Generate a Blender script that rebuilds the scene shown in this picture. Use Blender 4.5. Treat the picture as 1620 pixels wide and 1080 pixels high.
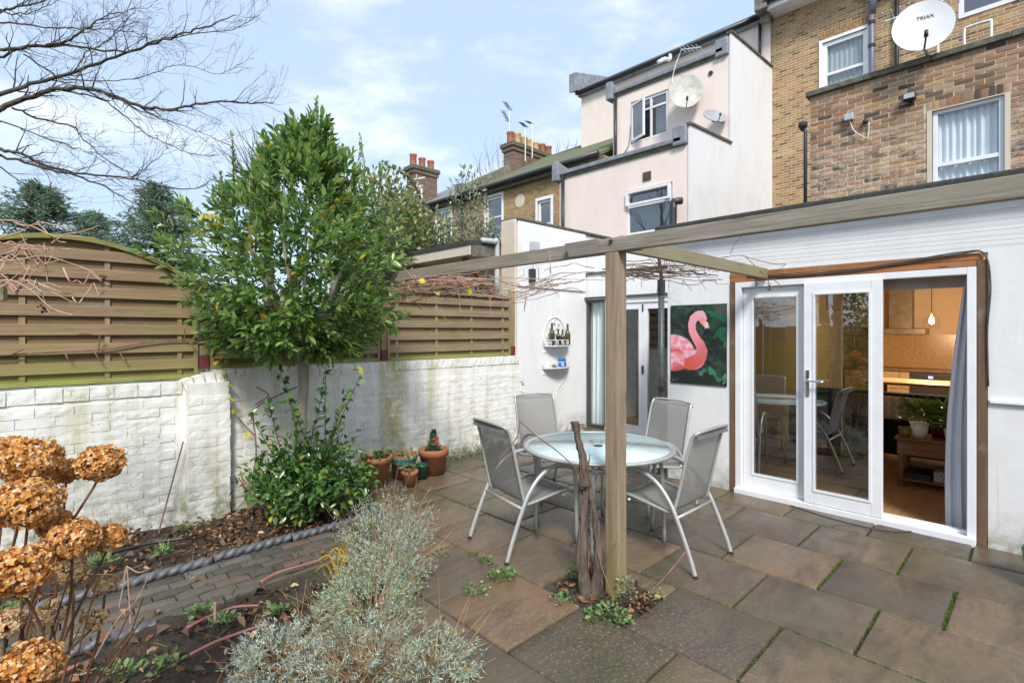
import bpy, math, random
import numpy as np
from mathutils import Vector, Matrix
random.seed(7); RNG = np.random.default_rng(11)
for o in list(bpy.data.objects): bpy.data.objects.remove(o)
SC = bpy.context.scene
COL = SC.collection
R = math.radians

# ------------------------------------------------------------------ camera
CAM_H = 1.61; FPX = 813.0; HOR = 524.0; YAW = R(45.77)
cd = bpy.data.cameras.new('camera'); cam = bpy.data.objects.new('camera', cd); COL.objects.link(cam)
cam.location = (0, 0, CAM_H); cam.rotation_euler = (R(90), 0, YAW - R(90))
cd.sensor_width = 36.0; cd.lens = 36.0 * FPX / 1620.0; cd.shift_y = -(540.0 - HOR) / 1620.0
cd.clip_start = 0.05; cd.clip_end = 500
SC.camera = cam
SC.render.resolution_x = 1024; SC.render.resolution_y = 682

# ------------------------------------------------------------------ sky, sun, exposure
SUN_EL = R(44); SUN_AZ = R(231)            # direction the light comes from, measured from +X towards +Y
W = bpy.data.worlds.new('World'); SC.world = W; W.use_nodes = True
nt = W.node_tree; nt.nodes.clear(); N = nt.nodes.new; L = nt.links.new
out = N('ShaderNodeOutputWorld'); bg = N('ShaderNodeBackground'); bg.inputs[1].default_value = 0.1
sky = N('ShaderNodeTexSky'); sky.sky_type = 'NISHITA'; sky.sun_disc = False
sky.sun_elevation = SUN_EL; sky.sun_rotation = R(90) - SUN_AZ; sky.air_density = 1.0; sky.dust_density = 2.2; sky.ozone_density = 1.6
tc = N('ShaderNodeTexCoord')
mp = N('ShaderNodeMapping'); mp.inputs['Scale'].default_value = (1, 1, 2.6); mp.inputs['Location'].default_value = (.35, .1, .4)
L(tc.outputs['Generated'], mp.inputs[0])
n1 = N('ShaderNodeTexNoise'); n1.inputs['Scale'].default_value = 3.6; n1.inputs['Detail'].default_value = 9; n1.inputs['Roughness'].default_value = .58
n1.inputs['Distortion'].default_value = .1
L(mp.outputs[0], n1.inputs['Vector'])
rp = N('ShaderNodeValToRGB'); rp.color_ramp.elements[0].position = .46; rp.color_ramp.elements[1].position = .74
rp.color_ramp.interpolation = 'EASE'
L(n1.outputs[0], rp.inputs[0])
# thin high haze everywhere: clear sky paled towards white, clouds on top
hz = N('ShaderNodeMix'); hz.data_type = 'RGBA'; hz.inputs[0].default_value = .72; hz.inputs[7].default_value = (4.0, 5.05, 6.5, 1)
L(sky.outputs[0], hz.inputs[6])
mx = N('ShaderNodeMix'); mx.data_type = 'RGBA'; mx.inputs[7].default_value = (6.3, 6.6, 7.0, 1)
mul = N('ShaderNodeMath'); mul.operation = 'MULTIPLY'; mul.inputs[1].default_value = .85
L(rp.outputs[0], mul.inputs[0]); L(mul.outputs[0], mx.inputs[0]); L(hz.outputs[2], mx.inputs[6])
L(mx.outputs[2], bg.inputs[0]); L(bg.outputs[0], out.inputs[0])
sd = bpy.data.lights.new('sun', 'SUN'); sd.energy = 2.3; sd.angle = R(13); sd.color = (1, .965, .91)
so = bpy.data.objects.new('sun', sd); COL.objects.link(so)
sv = Vector((math.cos(SUN_EL) * math.cos(SUN_AZ), math.cos(SUN_EL) * math.sin(SUN_AZ), math.sin(SUN_EL)))
so.rotation_euler = sv.to_track_quat('Z', 'Y').to_euler(); so.location = sv * 40
SC.view_settings.view_transform = 'Standard'; SC.view_settings.look = 'None'; SC.view_settings.gamma = 1
SC.view_settings.use_curve_mapping = False; SC.view_settings.exposure = 0.92

# ------------------------------------------------------------------ pixel -> place helpers (a pixel of the 1620 px photograph gives a direction)
fx, fy = math.cos(YAW), math.sin(YAW); rx, ry = math.sin(YAW), -math.cos(YAW)
def ray(px, py):
    l = (px - 810) / FPX; return Vector((fx + l * rx, fy + l * ry, (HOR - py) / FPX))
def PG(px, py, z=0.0):                       # on the horizontal plane z
    r = ray(px, py); return Vector((0, 0, CAM_H)) + r * ((z - CAM_H) / r.z)
def PX(px, py, x):                           # on the plane x = const
    r = ray(px, py); return Vector((0, 0, CAM_H)) + r * (x / r.x)
def PY(px, py, y):
    r = ray(px, py); return Vector((0, 0, CAM_H)) + r * (y / r.y)
def PD(px, py, d):                           # at depth d
    return Vector((0, 0, CAM_H)) + ray(px, py) * d
def proj(p):
    d = p[0] * fx + p[1] * fy; l = p[0] * rx + p[1] * ry
    return 810 + FPX * l / d, HOR - FPX * (p[2] - CAM_H) / d

# ------------------------------------------------------------------ mesh helpers
class MB:
    def __init__(s): s.v = []; s.f = []
    def quad(s, a, b, c, d):
        n = len(s.v); s.v += [tuple(a), tuple(b), tuple(c), tuple(d)]; s.f.append((n, n+1, n+2, n+3)); return s
    def poly(s, pts):
        n = len(s.v); s.v += [tuple(p) for p in pts]; s.f.append(tuple(range(n, n+len(pts)))); return s
    def box(s, x0, x1, y0, y1, z0, z1):
        n = len(s.v)
        s.v += [(x0,y0,z0),(x1,y0,z0),(x1,y1,z0),(x0,y1,z0),(x0,y0,z1),(x1,y0,z1),(x1,y1,z1),(x0,y1,z1)]
        s.f += [(n,n+3,n+2,n+1),(n+4,n+5,n+6,n+7),(n,n+1,n+5,n+4),(n+1,n+2,n+6,n+5),(n+2,n+3,n+7,n+6),(n+3,n,n+4,n+7)]; return s
    def prism(s, pts, ext):                  # closed outline pushed along a vector
        n = len(s.v); k = len(pts); e = Vector(ext)
        s.v += [tuple(p) for p in pts] + [tuple(Vector(p) + e) for p in pts]
        s.f += [tuple(range(n, n+k))[::-1], tuple(range(n+k, n+2*k))]
        s.f += [(n+i, n+(i+1)%k, n+k+(i+1)%k, n+k+i) for i in range(k)]; return s
    def bar(s, p, q, w, h, up=(0,0,1)):      # rectangular bar from p to q
        p = Vector(p); q = Vector(q); d = (q-p).normalized(); u = Vector(up)
        sd = d.cross(u)
        if sd.length < 1e-4: sd = d.cross(Vector((1,0,0)))
        sd.normalize(); u = sd.cross(d).normalized(); a = sd*(w/2); b = u*(h/2)
        return s.prism([p-a-b, p+a-b, p+a+b, p-a+b], q-p)
    def tube(s, pts, rad, n=8, cap=True, sx=1.0):
        pts = [Vector(p) for p in pts]; m = len(pts)
        if not hasattr(rad, '__len__'): rad = [rad]*m
        base = len(s.v); prev = None
        for i, p in enumerate(pts):
            t = (pts[min(i+1,m-1)] - pts[max(i-1,0)])
            if t.length < 1e-9: t = Vector((0,0,1))
            t.normalize()
            if prev is None:
                a = t.cross(Vector((0,0,1)))
                if a.length < .05: a = t.cross(Vector((0,1,0)))
            else:
                a = prev - t*prev.dot(t)
                if a.length < 1e-5: a = t.cross(Vector((.3,.9,.1)))
            a.normalize(); prev = a; b = t.cross(a)
            for k in range(n):
                an = 2*math.pi*k/n; w = a*(math.cos(an)*rad[i]*sx) + b*(math.sin(an)*rad[i])
                s.v.append(tuple(p+w))
        for i in range(m-1):
            for k in range(n):
                a0 = base+i*n+k; a1 = base+i*n+(k+1)%n
                s.f.append((a0, a1, a1+n, a0+n))
        if cap:
            s.f.append(tuple(base+k for k in range(n))[::-1]); s.f.append(tuple(base+(m-1)*n+k for k in range(n)))
        return s
    def lathe(s, prof, c=(0,0,0), n=28, cap=True):
        c = Vector(c); b = len(s.v); m = len(prof)
        for r, z in prof:
            for k in range(n):
                a = 2*math.pi*k/n; s.v.append((c.x+r*math.cos(a), c.y+r*math.sin(a), c.z+z))
        for i in range(m-1):
            for k in range(n):
                a0 = b+i*n+k; a1 = b+i*n+(k+1)%n; s.f.append((a0, a1, a1+n, a0+n))
        if cap:
            s.f.append(tuple(b+k for k in range(n))[::-1]); s.f.append(tuple(b+(m-1)*n+k for k in range(n)))
        return s
    def grid(s, fn, nu, nv):                 # fn(u, v) -> point, u and v in 0..1
        b = len(s.v)
        for j in range(nv+1):
            for i in range(nu+1): s.v.append(tuple(fn(i/nu, j/nv)))
        for j in range(nv):
            for i in range(nu):
                a = b+j*(nu+1)+i; s.f.append((a, a+1, a+nu+2, a+nu+1))
        return s
    def panel(s, axis, c, u0, u1, z0, z1, holes, th):   # wall with rectangular holes; outer face at c, th deep along +axis
        us = sorted({u0, u1, *[h[0] for h in holes], *[h[1] for h in holes]}); zs = sorted({z0, z1, *[h[2] for h in holes], *[h[3] for h in holes]})
        us = [u for u in us if u0 <= u <= u1]; zs = [z for z in zs if z0 <= z <= z1]
        P = (lambda d, u, z: (c+d, u, z)) if axis == 'x' else (lambda d, u, z: (u, c+d, z))
        for i in range(len(us)-1):
            for j in range(len(zs)-1):
                um, zm = (us[i]+us[i+1])/2, (zs[j]+zs[j+1])/2
                if any(h[0] < um < h[1] and h[2] < zm < h[3] for h in holes): continue
                for d in (0, th): s.quad(P(d,us[i],zs[j]), P(d,us[i+1],zs[j]), P(d,us[i+1],zs[j+1]), P(d,us[i],zs[j+1]))
        for a0, a1, b0, b1 in [(u0,u1,z0,z1)] + [tuple(h) for h in holes]:
            s.quad(P(0,a0,b0), P(th,a0,b0), P(th,a0,b1), P(0,a0,b1)); s.quad(P(0,a1,b0), P(th,a1,b0), P(th,a1,b1), P(0,a1,b1))
            s.quad(P(0,a0,b0), P(th,a0,b0), P(th,a1,b0), P(0,a1,b0)); s.quad(P(0,a0,b1), P(th,a0,b1), P(th,a1,b1), P(0,a1,b1))
        return s

def mesh_of(mb, name, smooth=False):
    me = bpy.data.meshes.new(name); me.from_pydata(mb.v, [], mb.f); me.validate(); me.update()
    if smooth: me.shade_smooth()
    return me
def link(name, me, mat, parent=None):
    o = bpy.data.objects.new(name, me); COL.objects.link(o)
    if mat is not None and not me.materials: me.materials.append(mat)
    if parent is not None: o.parent = parent
    return o
def obj(name, mb, mat, parent=None, smooth=False, bevel=0, seg=2, world=False):
    o = link(name, mesh_of(mb, name, smooth), mat, parent)
    if world and parent is not None: o.location = -parent.location      # geometry given in world space
    if bevel:
        m = o.modifiers.new('bevel', 'BEVEL'); m.width = bevel; m.segments = seg; m.limit_method = 'ANGLE'; m.angle_limit = R(40)
    return o
def tag(o, label, cat, group=None):
    o['label'] = label; o['category'] = cat
    if group: o['group'] = group
    return o
def thing(name, label, cat, loc=(0,0,0), rotz=0, group=None):
    o = bpy.data.objects.new(name, None); COL.objects.link(o); o.location = loc; o.rotation_euler = (0,0,rotz); o.empty_display_size = .1
    return tag(o, label, cat, group)
def struct(name, mb, mat, smooth=False):
    o = obj(name, mb, mat, None, smooth); o['kind'] = 'structure'; return o
def copy_tree(o, parent=None):
    c = o.copy(); COL.objects.link(c); c.parent = parent
    for ch in o.children: copy_tree(ch, c)
    return c

def nmesh(name, V, Fc, mat, parent=None, smooth=False):     # numpy verts, faces with equal corner count
    me = bpy.data.meshes.new(name); k = Fc.shape[1]
    me.vertices.add(len(V)); me.vertices.foreach_set('co', np.ascontiguousarray(V, dtype=np.float32).ravel())
    me.loops.add(Fc.size); me.loops.foreach_set('vertex_index', Fc.astype(np.int32).ravel())
    me.polygons.add(len(Fc)); me.polygons.foreach_set('loop_start', np.arange(0, Fc.size, k, dtype=np.int32))
    me.update(calc_edges=True)
    if smooth: me.shade_smooth()
    return link(name, me, mat, parent)
def unit(a): return a / np.maximum(np.linalg.norm(a, axis=-1, keepdims=True), 1e-9)
def leaf_arrays(C, D, Ln, Wd, up=None, fold=.18, curl=.0):
    C = np.asarray(C, float); D = unit(np.asarray(D, float)); n = len(C)
    if up is None: up = unit(np.array([0,0,1.0]) + RNG.normal(0, .5, (n,3)))
    S = unit(np.cross(D, up)); U = np.cross(S, D)
    Ln = np.broadcast_to(np.asarray(Ln, float), (n,))[:,None]; Wd = np.broadcast_to(np.asarray(Wd, float), (n,))[:,None]
    base = C; mid = C + D*Ln*.45; tip = C + D*Ln - U*Ln*curl
    l = C + D*Ln*.42 + S*Wd*.5 + U*Wd*fold; r = C + D*Ln*.42 - S*Wd*.5 + U*Wd*fold
    l2 = C + D*Ln*.74 + S*Wd*.36 + U*Wd*fold*.8 - U*Ln*curl*.4; r2 = C + D*Ln*.74 - S*Wd*.36 + U*Wd*fold*.8 - U*Ln*curl*.4
    V = np.stack([base, l, l2, tip, r2, r, mid], 1).reshape(-1, 3)
    f = np.array([[0,6,1],[1,6,2],[2,6,3],[3,6,4],[4,6,5],[5,6,0]])
    return V, (np.arange(n)[:,None,None]*7 + f[None]).reshape(-1, 3)
def leaves(name, C, D, Ln, Wd, mat, parent=None, **k):
    V, Fc = leaf_arrays(C, D, Ln, Wd, **k); return nmesh(name, V, Fc, mat, parent)
def blade_arrays(C, D, Ln, Wd):                               # two-triangle slivers
    C = np.asarray(C, float); D = unit(np.asarray(D, float)); n = len(C)
    S = unit(np.cross(D, RNG.normal(0, 1, (n,3))))
    Ln = np.broadcast_to(np.asarray(Ln, float), (n,))[:,None]; Wd = np.broadcast_to(np.asarray(Wd, float), (n,))[:,None]
    V = np.stack([C, C+D*Ln*.5+S*Wd*.5, C+D*Ln, C+D*Ln*.5-S*Wd*.5], 1).reshape(-1, 3)
    return V, (np.arange(n)[:,None]*4 + np.arange(4)[None])
def blades(name, C, D, Ln, Wd, mat, parent=None):
    V, Fc = blade_arrays(C, D, Ln, Wd); return nmesh(name, V, Fc, mat, parent)
def smooth_path(pts, k=6):                                   # Catmull-Rom
    P = [Vector(p) for p in pts]; P = [P[0]*2-P[1]] + P + [P[-1]*2-P[-2]]; out = []
    for i in range(1, len(P)-2):
        for j in range(k):
            t = j/k; a, b, c, d = P[i-1], P[i], P[i+1], P[i+2]
            out.append(.5*((2*b) + (c-a)*t + (2*a-5*b+4*c-d)*t*t + (-a+3*b-3*c+d)*t**3))
    out.append(P[-2].copy()); return out
def lerp(a, b, t): return a + (b-a)*t

# ------------------------------------------------------------------ materials
class NT:
    def __init__(s, name):
        s.m = bpy.data.materials.new(name); s.m.use_nodes = True; s.t = s.m.node_tree; s.t.nodes.clear()
        s.out = s.t.nodes.new('ShaderNodeOutputMaterial'); s.b = s.t.nodes.new('ShaderNodeBsdfPrincipled'); s.t.links.new(s.b.outputs[0], s.out.inputs[0])
        s._pos = None
    def n(s, ty, **k):
        x = s.t.nodes.new('ShaderNode'+ty)
        for a, b in k.items(): setattr(x, a, b)
        return x
    def put(s, sock, v):
        if isinstance(v, bpy.types.NodeSocket): s.t.links.new(v, sock)
        elif hasattr(v, '__len__') and len(v) == 3 and len(sock.default_value) == 4: sock.default_value = (*v, 1)
        else: sock.default_value = v
    def pos(s):
        if s._pos is None: s._pos = s.n('NewGeometry').outputs['Position']
        return s._pos
    def math(s, op, a, b=0.0, c=None, clamp=False):
        x = s.n('Math', operation=op, use_clamp=clamp); s.put(x.inputs[0], a); s.put(x.inputs[1], b)
        if c is not None: s.put(x.inputs[2], c)
        return x.outputs[0]
    def xyz(s, v=None):
        x = s.n('SeparateXYZ'); s.t.links.new(v or s.pos(), x.inputs[0]); return x.outputs
    def comb(s, a, b, c=0.0):
        x = s.n('CombineXYZ'); s.put(x.inputs[0], a); s.put(x.inputs[1], b); s.put(x.inputs[2], c); return x.outputs[0]
    def scale(s, v, sc):
        x = s.n('Mapping'); s.t.links.new(v, x.inputs[0]); x.inputs['Scale'].default_value = sc; return x.outputs[0]
    def noise(s, scale, detail=5, rough=.55, v=None, dist=0.0):
        x = s.n('TexNoise'); s.t.links.new(v or s.pos(), x.inputs['Vector']); x.inputs['Scale'].default_value = scale
        x.inputs['Detail'].default_value = detail; x.inputs['Roughness'].default_value = rough; x.inputs['Distortion'].default_value = dist; return x.outputs[0]
    def vor(s, scale, v=None, feature='F1', out='Distance'):
        x = s.n('TexVoronoi', feature=feature); s.t.links.new(v or s.pos(), x.inputs['Vector']); x.inputs['Scale'].default_value = scale; return x.outputs[out]
    def ramp(s, f, stops, interp='LINEAR'):
        x = s.n('ValToRGB'); s.put(x.inputs[0], f); e = x.color_ramp; e.interpolation = interp
        while len(e.elements) < len(stops): e.elements.new(.5)
        for el, (p, c) in zip(e.elements, stops):
            el.position = p; el.color = (c, c, c, 1) if not hasattr(c, '__len__') else (*c, 1)
        return x.outputs[0]
    def mix(s, f, a, b, mode='MIX'):
        x = s.n('Mix', data_type='RGBA', blend_type=mode); s.put(x.inputs[0], f); s.put(x.inputs[6], a); s.put(x.inputs[7], b); return x.outputs[2]
    def rand(s): return s.n('ObjectInfo').outputs['Random']
    def island(s): return s.n('NewGeometry').outputs['Random Per Island']
    def bump(s, h, strength=.3, dist=.01):
        x = s.n('Bump'); s.put(x.inputs['Height'], h); x.inputs['Strength'].default_value = strength; x.inputs['Distance'].default_value = dist
        s.t.links.new(x.outputs[0], s.b.inputs['Normal']); return x
    def set(s, col=None, rough=None, metal=None, spec=None):
        if col is not None: s.put(s.b.inputs['Base Color'], col)
        if rough is not None: s.put(s.b.inputs['Roughness'], rough)
        if metal is not None: s.put(s.b.inputs['Metallic'], metal)
        if spec is not None: s.put(s.b.inputs['Specular IOR Level'], spec)
        return s
def mul3(c, k): return tuple(min(1, x*k) for x in c)
def simple(name, col, rough=.6, metal=0, var=.2, scale=9, bump=0, bscale=60, bdist=.004, spec=.5):
    t = NT(name); f = t.noise(scale, 6)
    t.set(t.ramp(f, [(.3, mul3(col, 1-var)), (.7, mul3(col, 1+var))]), rough, metal, spec)
    if bump: t.bump(t.noise(bscale, 5), bump, bdist)
    return t.m
def leafmat(name, stops, rough=.35, trans=.3, spec=.5, interp='LINEAR'):
    t = NT(name); c = t.ramp(t.island(), stops, interp); t.set(c, rough, 0, spec)
    tr = t.n('BsdfTranslucent'); t.put(tr.inputs[0], c); m = t.n('MixShader'); m.inputs[0].default_value = trans
    t.t.links.new(t.b.outputs[0], m.inputs[1]); t.t.links.new(tr.outputs[0], m.inputs[2]); t.t.links.new(m.outputs[0], t.out.inputs[0]); return t.m
def brickmat(name, stops, mortar, axis='y', bw=.225, bh=.075, dirt=(.1,.09,.07), mort=.11):
    t = NT(name); p = t.xyz(); u = p[1] if axis == 'y' else p[0]; z = p[2]
    row = t.math('FLOOR', t.math('DIVIDE', z, bh)); par = t.math('MULTIPLY', t.math('MODULO', row, 2.0), .5)
    wob = t.math('MULTIPLY', t.noise(6, 2), .05)
    uu = t.math('ADD', t.math('ADD', t.math('DIVIDE', u, bw), par), wob); col = t.math('FLOOR', uu)
    wn = t.n('TexWhiteNoise', noise_dimensions='2D'); t.put(wn.inputs['Vector'], t.comb(col, row)); 
    c = t.ramp(wn.outputs['Value'], stops)
    c = t.mix(t.math('MULTIPLY', t.noise(55, 6, .7), .55), c, dirt)
    c = t.mix(t.ramp(t.noise(.9, 5), [(.45, 0.0), (.75, .5)]), c, mul3(dirt, 1.3))
    fu = t.math('FRACT', uu); fz = t.math('FRACT', t.math('DIVIDE', z, bh))
    du = t.math('MULTIPLY', t.math('MINIMUM', fu, t.math('SUBTRACT', 1.0, fu)), bw/bh); dz = t.math('MINIMUM', fz, t.math('SUBTRACT', 1.0, fz))
    e = t.math('ADD', t.math('MINIMUM', du, dz), t.math('MULTIPLY', t.math('SUBTRACT', t.noise(30, 4), .5), .09))
    mk = t.ramp(e, [(mort-.045, 0.0), (mort+.03, 1.0)])
    t.set(t.mix(mk, t.mix(t.noise(20, 4), mortar, mul3(mortar, .6)), c), .88); t.bump(t.math('ADD', mk, t.math('MULTIPLY', t.noise(60, 5), .35)), .6, .012); return t.m

M = {}
# white-painted masonry: old paint, yellow-green algae, dirt
def paintwall(name, base, algae=1.0):
    t = NT(name); p = t.xyz()
    c = t.mix(t.ramp(t.noise(2.6, 7, .65), [(.42, 0.0), (.7, .5)]), base, mul3(base, .80))
    c = t.mix(t.ramp(t.noise(16, 6, .7), [(.55, 0.0), (.75, .45)]), c, (.52, .50, .40))
    if algae:
        st = t.scale(t.pos(), (5.5, 5.5, .55)); streak = t.ramp(t.noise(1.3, 6, .65, st), [(.47, 0.0), (.74, .85*algae)])
        low = t.ramp(p[2], [(0.0, .85), (.28, .35), (.75, .06)])
        lown = t.math('MULTIPLY', low, t.ramp(t.noise(7, 6, .7), [(.40, 0.0), (.60, 1.0)]))
        c = t.mix(streak, c, (.46, .43, .20)); c = t.mix(lown, c, (.17, .18, .075))
        d = t.math('ABSOLUTE', t.math('SUBTRACT', p[0], t.math('ADD', 3.16, t.math('MULTIPLY', t.noise(4, 3), .10))))
        run = t.math('MULTIPLY', t.ramp(d, [(.0, .9), (.11, .65), (.22, 0.0)]), t.ramp(t.noise(9, 6, .7), [(.32, 0.1), (.62, 1.0)]))
        c = t.mix(run, c, (.40, .34, .07))
    crack = t.ramp(t.vor(9, t.scale(t.pos(), (.6, .6, 1.9)), 'DISTANCE_TO_EDGE'), [(0.0, 1.0), (.02, 0.0)])
    ck = t.math('MULTIPLY', crack, t.ramp(t.noise(3.3, 3), [(.52, 0.0), (.62, .8)]))
    if algae: c = t.mix(ck, c, (.13, .11, .06))
    chip = t.math('MULTIPLY', t.ramp(t.noise(7, 9, .72, t.scale(t.pos(), (.7,.7,1.6))), [(.655,0.0),(.68,1.0)]), t.ramp(p[2], [(.0,1.0),(.9,.55)]))
    if algae: c = t.mix(chip, c, (.27,.23,.14))
    t.set(c, .75); t.bump(t.math('ADD', t.noise(21, 7, .72), t.math('MULTIPLY', t.noise(110, 3), .25)), .4, .012); return t.m
M['painted_brick'] = paintwall('painted_brick', (.84, .83, .80), .8)
def render_wall(name, base, dirt, lowdirt=.5):
    t = NT(name); p = t.xyz()
    st = t.scale(t.pos(), (1.5, 1.5, .55))
    c = t.mix(t.ramp(t.noise(1.5, 9, .70, st, .6), [(.46, 0.0), (.78, .5)]), base, dirt)
    c = t.mix(t.ramp(t.noise(22, 6, .7), [(.60, 0.0), (.78, .35)]), c, mul3(dirt, .7))
    lo = t.math('MULTIPLY', t.ramp(p[2], [(0.0, 1.0), (.10, .6), (.3, 0.0)]), t.ramp(t.noise(9, 5, .7), [(.35, 0.0), (.65, 1.0)]))
    c = t.mix(t.math('MULTIPLY', lo, lowdirt), c, (.20, .18, .10))
    crk = t.math('MULTIPLY', t.ramp(t.vor(.9, t.mix(.06, t.pos(), t.n('TexNoise').outputs[1], 'ADD') if 0 else t.pos(), 'DISTANCE_TO_EDGE'), [(0.0, 1.0), (.006, 0.0)]), t.ramp(t.noise(1.7, 4), [(.52, 0.0), (.64, .28)]))
    c = t.mix(crk, c, mul3(dirt, .45)); c = t.mix(t.ramp(t.noise(45, 5, .8), [(.69, 0.0), (.72, .7)]), c, mul3(dirt, .5))
    t.set(c, .8); t.bump(t.math('ADD', t.noise(7, 6, .6), t.math('MULTIPLY', t.noise(120, 4, .7), .3)), .35, .010); return t.m
M['white_render'] = render_wall('white_render', (.74, .74, .745), (.56, .545, .51), .9)
M['white_render_high'] = render_wall('white_render_high', (.73, .73, .735), (.55, .54, .53))
M['pink_render'] = render_wall('pink_render', (.80, .675, .61), (.66, .53, .46))
M['beige_render'] = render_wall('beige_render', (.60, .51, .41), (.40, .33, .25))
stock = [(0, (.13,.075,.045)), (.12, (.27,.145,.065)), (.3, (.46,.27,.105)), (.5, (.55,.33,.13)), (.7, (.40,.21,.095)), (.85, (.58,.40,.19)), (1, (.36,.17,.095))]
M['stock_brick'] = brickmat('stock_brick', stock, (.66,.54,.38), 'y')
M['stock_brick_x'] = brickmat('stock_brick_x', stock, (.42,.36,.27), 'x')
M['house_brick'] = brickmat('house_brick', [(0,(.33,.19,.08)),(.3,(.50,.30,.12)),(.6,(.56,.36,.16)),(.85,(.40,.22,.10)),(1,(.24,.14,.08))], (.50,.38,.22), 'y')
M['house_brick_pale'] = brickmat('house_brick_pale', [(0,(.36,.22,.13)),(.4,(.50,.32,.19)),(.8,(.44,.27,.16)),(1,(.26,.16,.10))], (.50,.42,.32), 'y')
M['chimney_brick'] = brickmat('chimney_brick', [(0,(.10,.06,.045)),(.4,(.22,.11,.07)),(.8,(.28,.14,.09)),(1,(.13,.08,.06))], (.26,.22,.18), 'x')
# individually built bricks of the outrigger
t = NT('old_brick'); rnd = t.rand()
c = t.ramp(rnd, [(0,(.085,.062,.045)),(.10,(.16,.105,.066)),(.20,(.36,.165,.09)),(.27,(.30,.165,.09)),(.40,(.41,.245,.145)),(.60,(.47,.305,.195)),(.74,(.33,.20,.13)),(.88,(.50,.33,.15)),(.94,(.34,.175,.12)),(1,(.28,.145,.11))], 'CONSTANT')
c = t.mix(t.math('MULTIPLY', t.noise(38, 6, .75), .42), c, (.10,.072,.058))
p = t.xyz(); lo = t.ramp(p[2], [(0.0,0.0),(1.0,1.0)])
wash = t.math('MULTIPLY', t.ramp(t.math('SUBTRACT', 5.15, p[2]), [(.15,.0),(.60,.70)]), t.ramp(t.noise(9, 6, .7), [(.42,0.0),(.60,.62)]))
c = t.mix(wash, c, (.64,.54,.42)); t.set(c, .9); t.bump(t.noise(70, 6, .7), .6, .008); M['old_brick'] = t.m
M['mortar'] = simple('mortar', (.60,.50,.365), .95, var=.25, scale=5, bump=.5)
# stone paving, wet and stained
t = NT('paving_stone'); rnd = t.rand(); p = t.pos()
sw = t.noise(2.4, 7, .62, t.scale(p, (1.0, 2.6, 1)), 1.1)
c = t.ramp(sw, [(.30,(.062,.046,.033)),(.44,(.145,.104,.072)),(.56,(.245,.168,.106)),(.72,(.118,.091,.070))])
c = t.mix(t.math('MULTIPLY', t.ramp(rnd, [(0,0.0),(.55,.15),(1,.75)]), t.ramp(t.noise(1.5, 4), [(.35,0.0),(.62,1.0)])), c, (.30,.165,.080))
c = t.mix(t.math('MULTIPLY', t.ramp(t.math('FRACT', t.math('MULTIPLY', rnd, 7.3)), [(0,0.0),(.4,.15),(1,.85)]), .60), c, (.072,.060,.050))
c = t.mix(t.ramp(t.noise(1.1, 5), [(.45,0.0),(.64,.7)]), c, (.120,.105,.045))
c = t.mix(.85, c, t.mix(1.0, c, t.ramp(t.math('FRACT', t.math('MULTIPLY', rnd, 13.7)), [(0,(.55,.56,.60)),(.35,(.85,.85,.85)),(.7,(1.0,.97,.92)),(1,(1.0,.88,.74))]), 'MULTIPLY'))
q = t.xyz(p)                                                        # lichen: heavier round the planting pit
dd = t.math('SQRT', t.math('ADD', t.math('POWER', t.math('SUBTRACT', q[0], 2.38), 2.0), t.math('POWER', t.math('SUBTRACT', q[1], 1.62), 2.0)))
lic = t.math('MULTIPLY', t.ramp(t.noise(55, 9, .85), [(.53,0.0),(.60,.85)]), t.math('ADD', t.ramp(dd, [(0,.9),(.40,.55),(.95,0.0)]), t.ramp(t.noise(2.6, 4), [(.56,0.0),(.72,.55)])), clamp=True)
c = t.mix(lic, c, (.50,.46,.30))
c = t.mix(t.ramp(t.noise(60, 4, .8), [(.62,0.0),(.70,.35)]), c, (.36,.31,.26))
c = t.mix(t.ramp(t.noise(150, 4, .85), [(.42,.55),(.58,0.0)]), c, (.055,.048,.04)); c = t.mix(t.ramp(t.noise(13, 8, .78), [(.55,0.0),(.72,.45)]), c, (.085,.072,.058)); c = t.mix(t.ramp(t.noise(210, 3, .85), [(.60,0.0),(.70,.4)]), c, (.36,.32,.27))
t.set(c, t.ramp(t.noise(2.0, 6, .6), [(.42,.12),(.62,.48)]), 0, .5)
t.bump(t.math('ADD', t.noise(9, 7, .62), t.math('MULTIPLY', t.noise(110, 6, .8), .5)), .6, .012); M['paving'] = t.m
M['joint'] = simple('joint_grit', (.040,.036,.022), .95, var=.5, scale=14, bump=.6)
t = NT('path_brick'); c = t.ramp(t.rand(), [(0,(.085,.075,.062)),(.35,(.125,.106,.084)),(.6,(.145,.13,.105)),(.82,(.185,.11,.08)),(1,(.165,.165,.155))])
c = t.mix(t.ramp(t.noise(4, 6), [(.5,0.0),(.72,.6)]), c, (.075,.085,.035)); c = t.mix(t.math('MULTIPLY', t.noise(90,5,.8), .5), c, (.03,.027,.023))
t.set(c, t.ramp(t.noise(5,5), [(.35,.35),(.65,.75)])); t.bump(t.noise(45, 7, .7), .7, .012); M['path_brick'] = t.m
t = NT('soil'); c = t.ramp(t.noise(17, 8, .75), [(.3,(.022,.015,.010)),(.55,(.062,.043,.030)),(.8,(.125,.088,.06))])
t.set(c, .95); t.bump(t.math('ADD', t.noise(30, 8, .75), t.math('MULTIPLY', t.vor(60), .5)), .9, .03); M['soil'] = t.m
M['rope_clay'] = simple('rope_edging_clay', (.10,.10,.107), .5, var=.35, scale=22, bump=.3)
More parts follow.
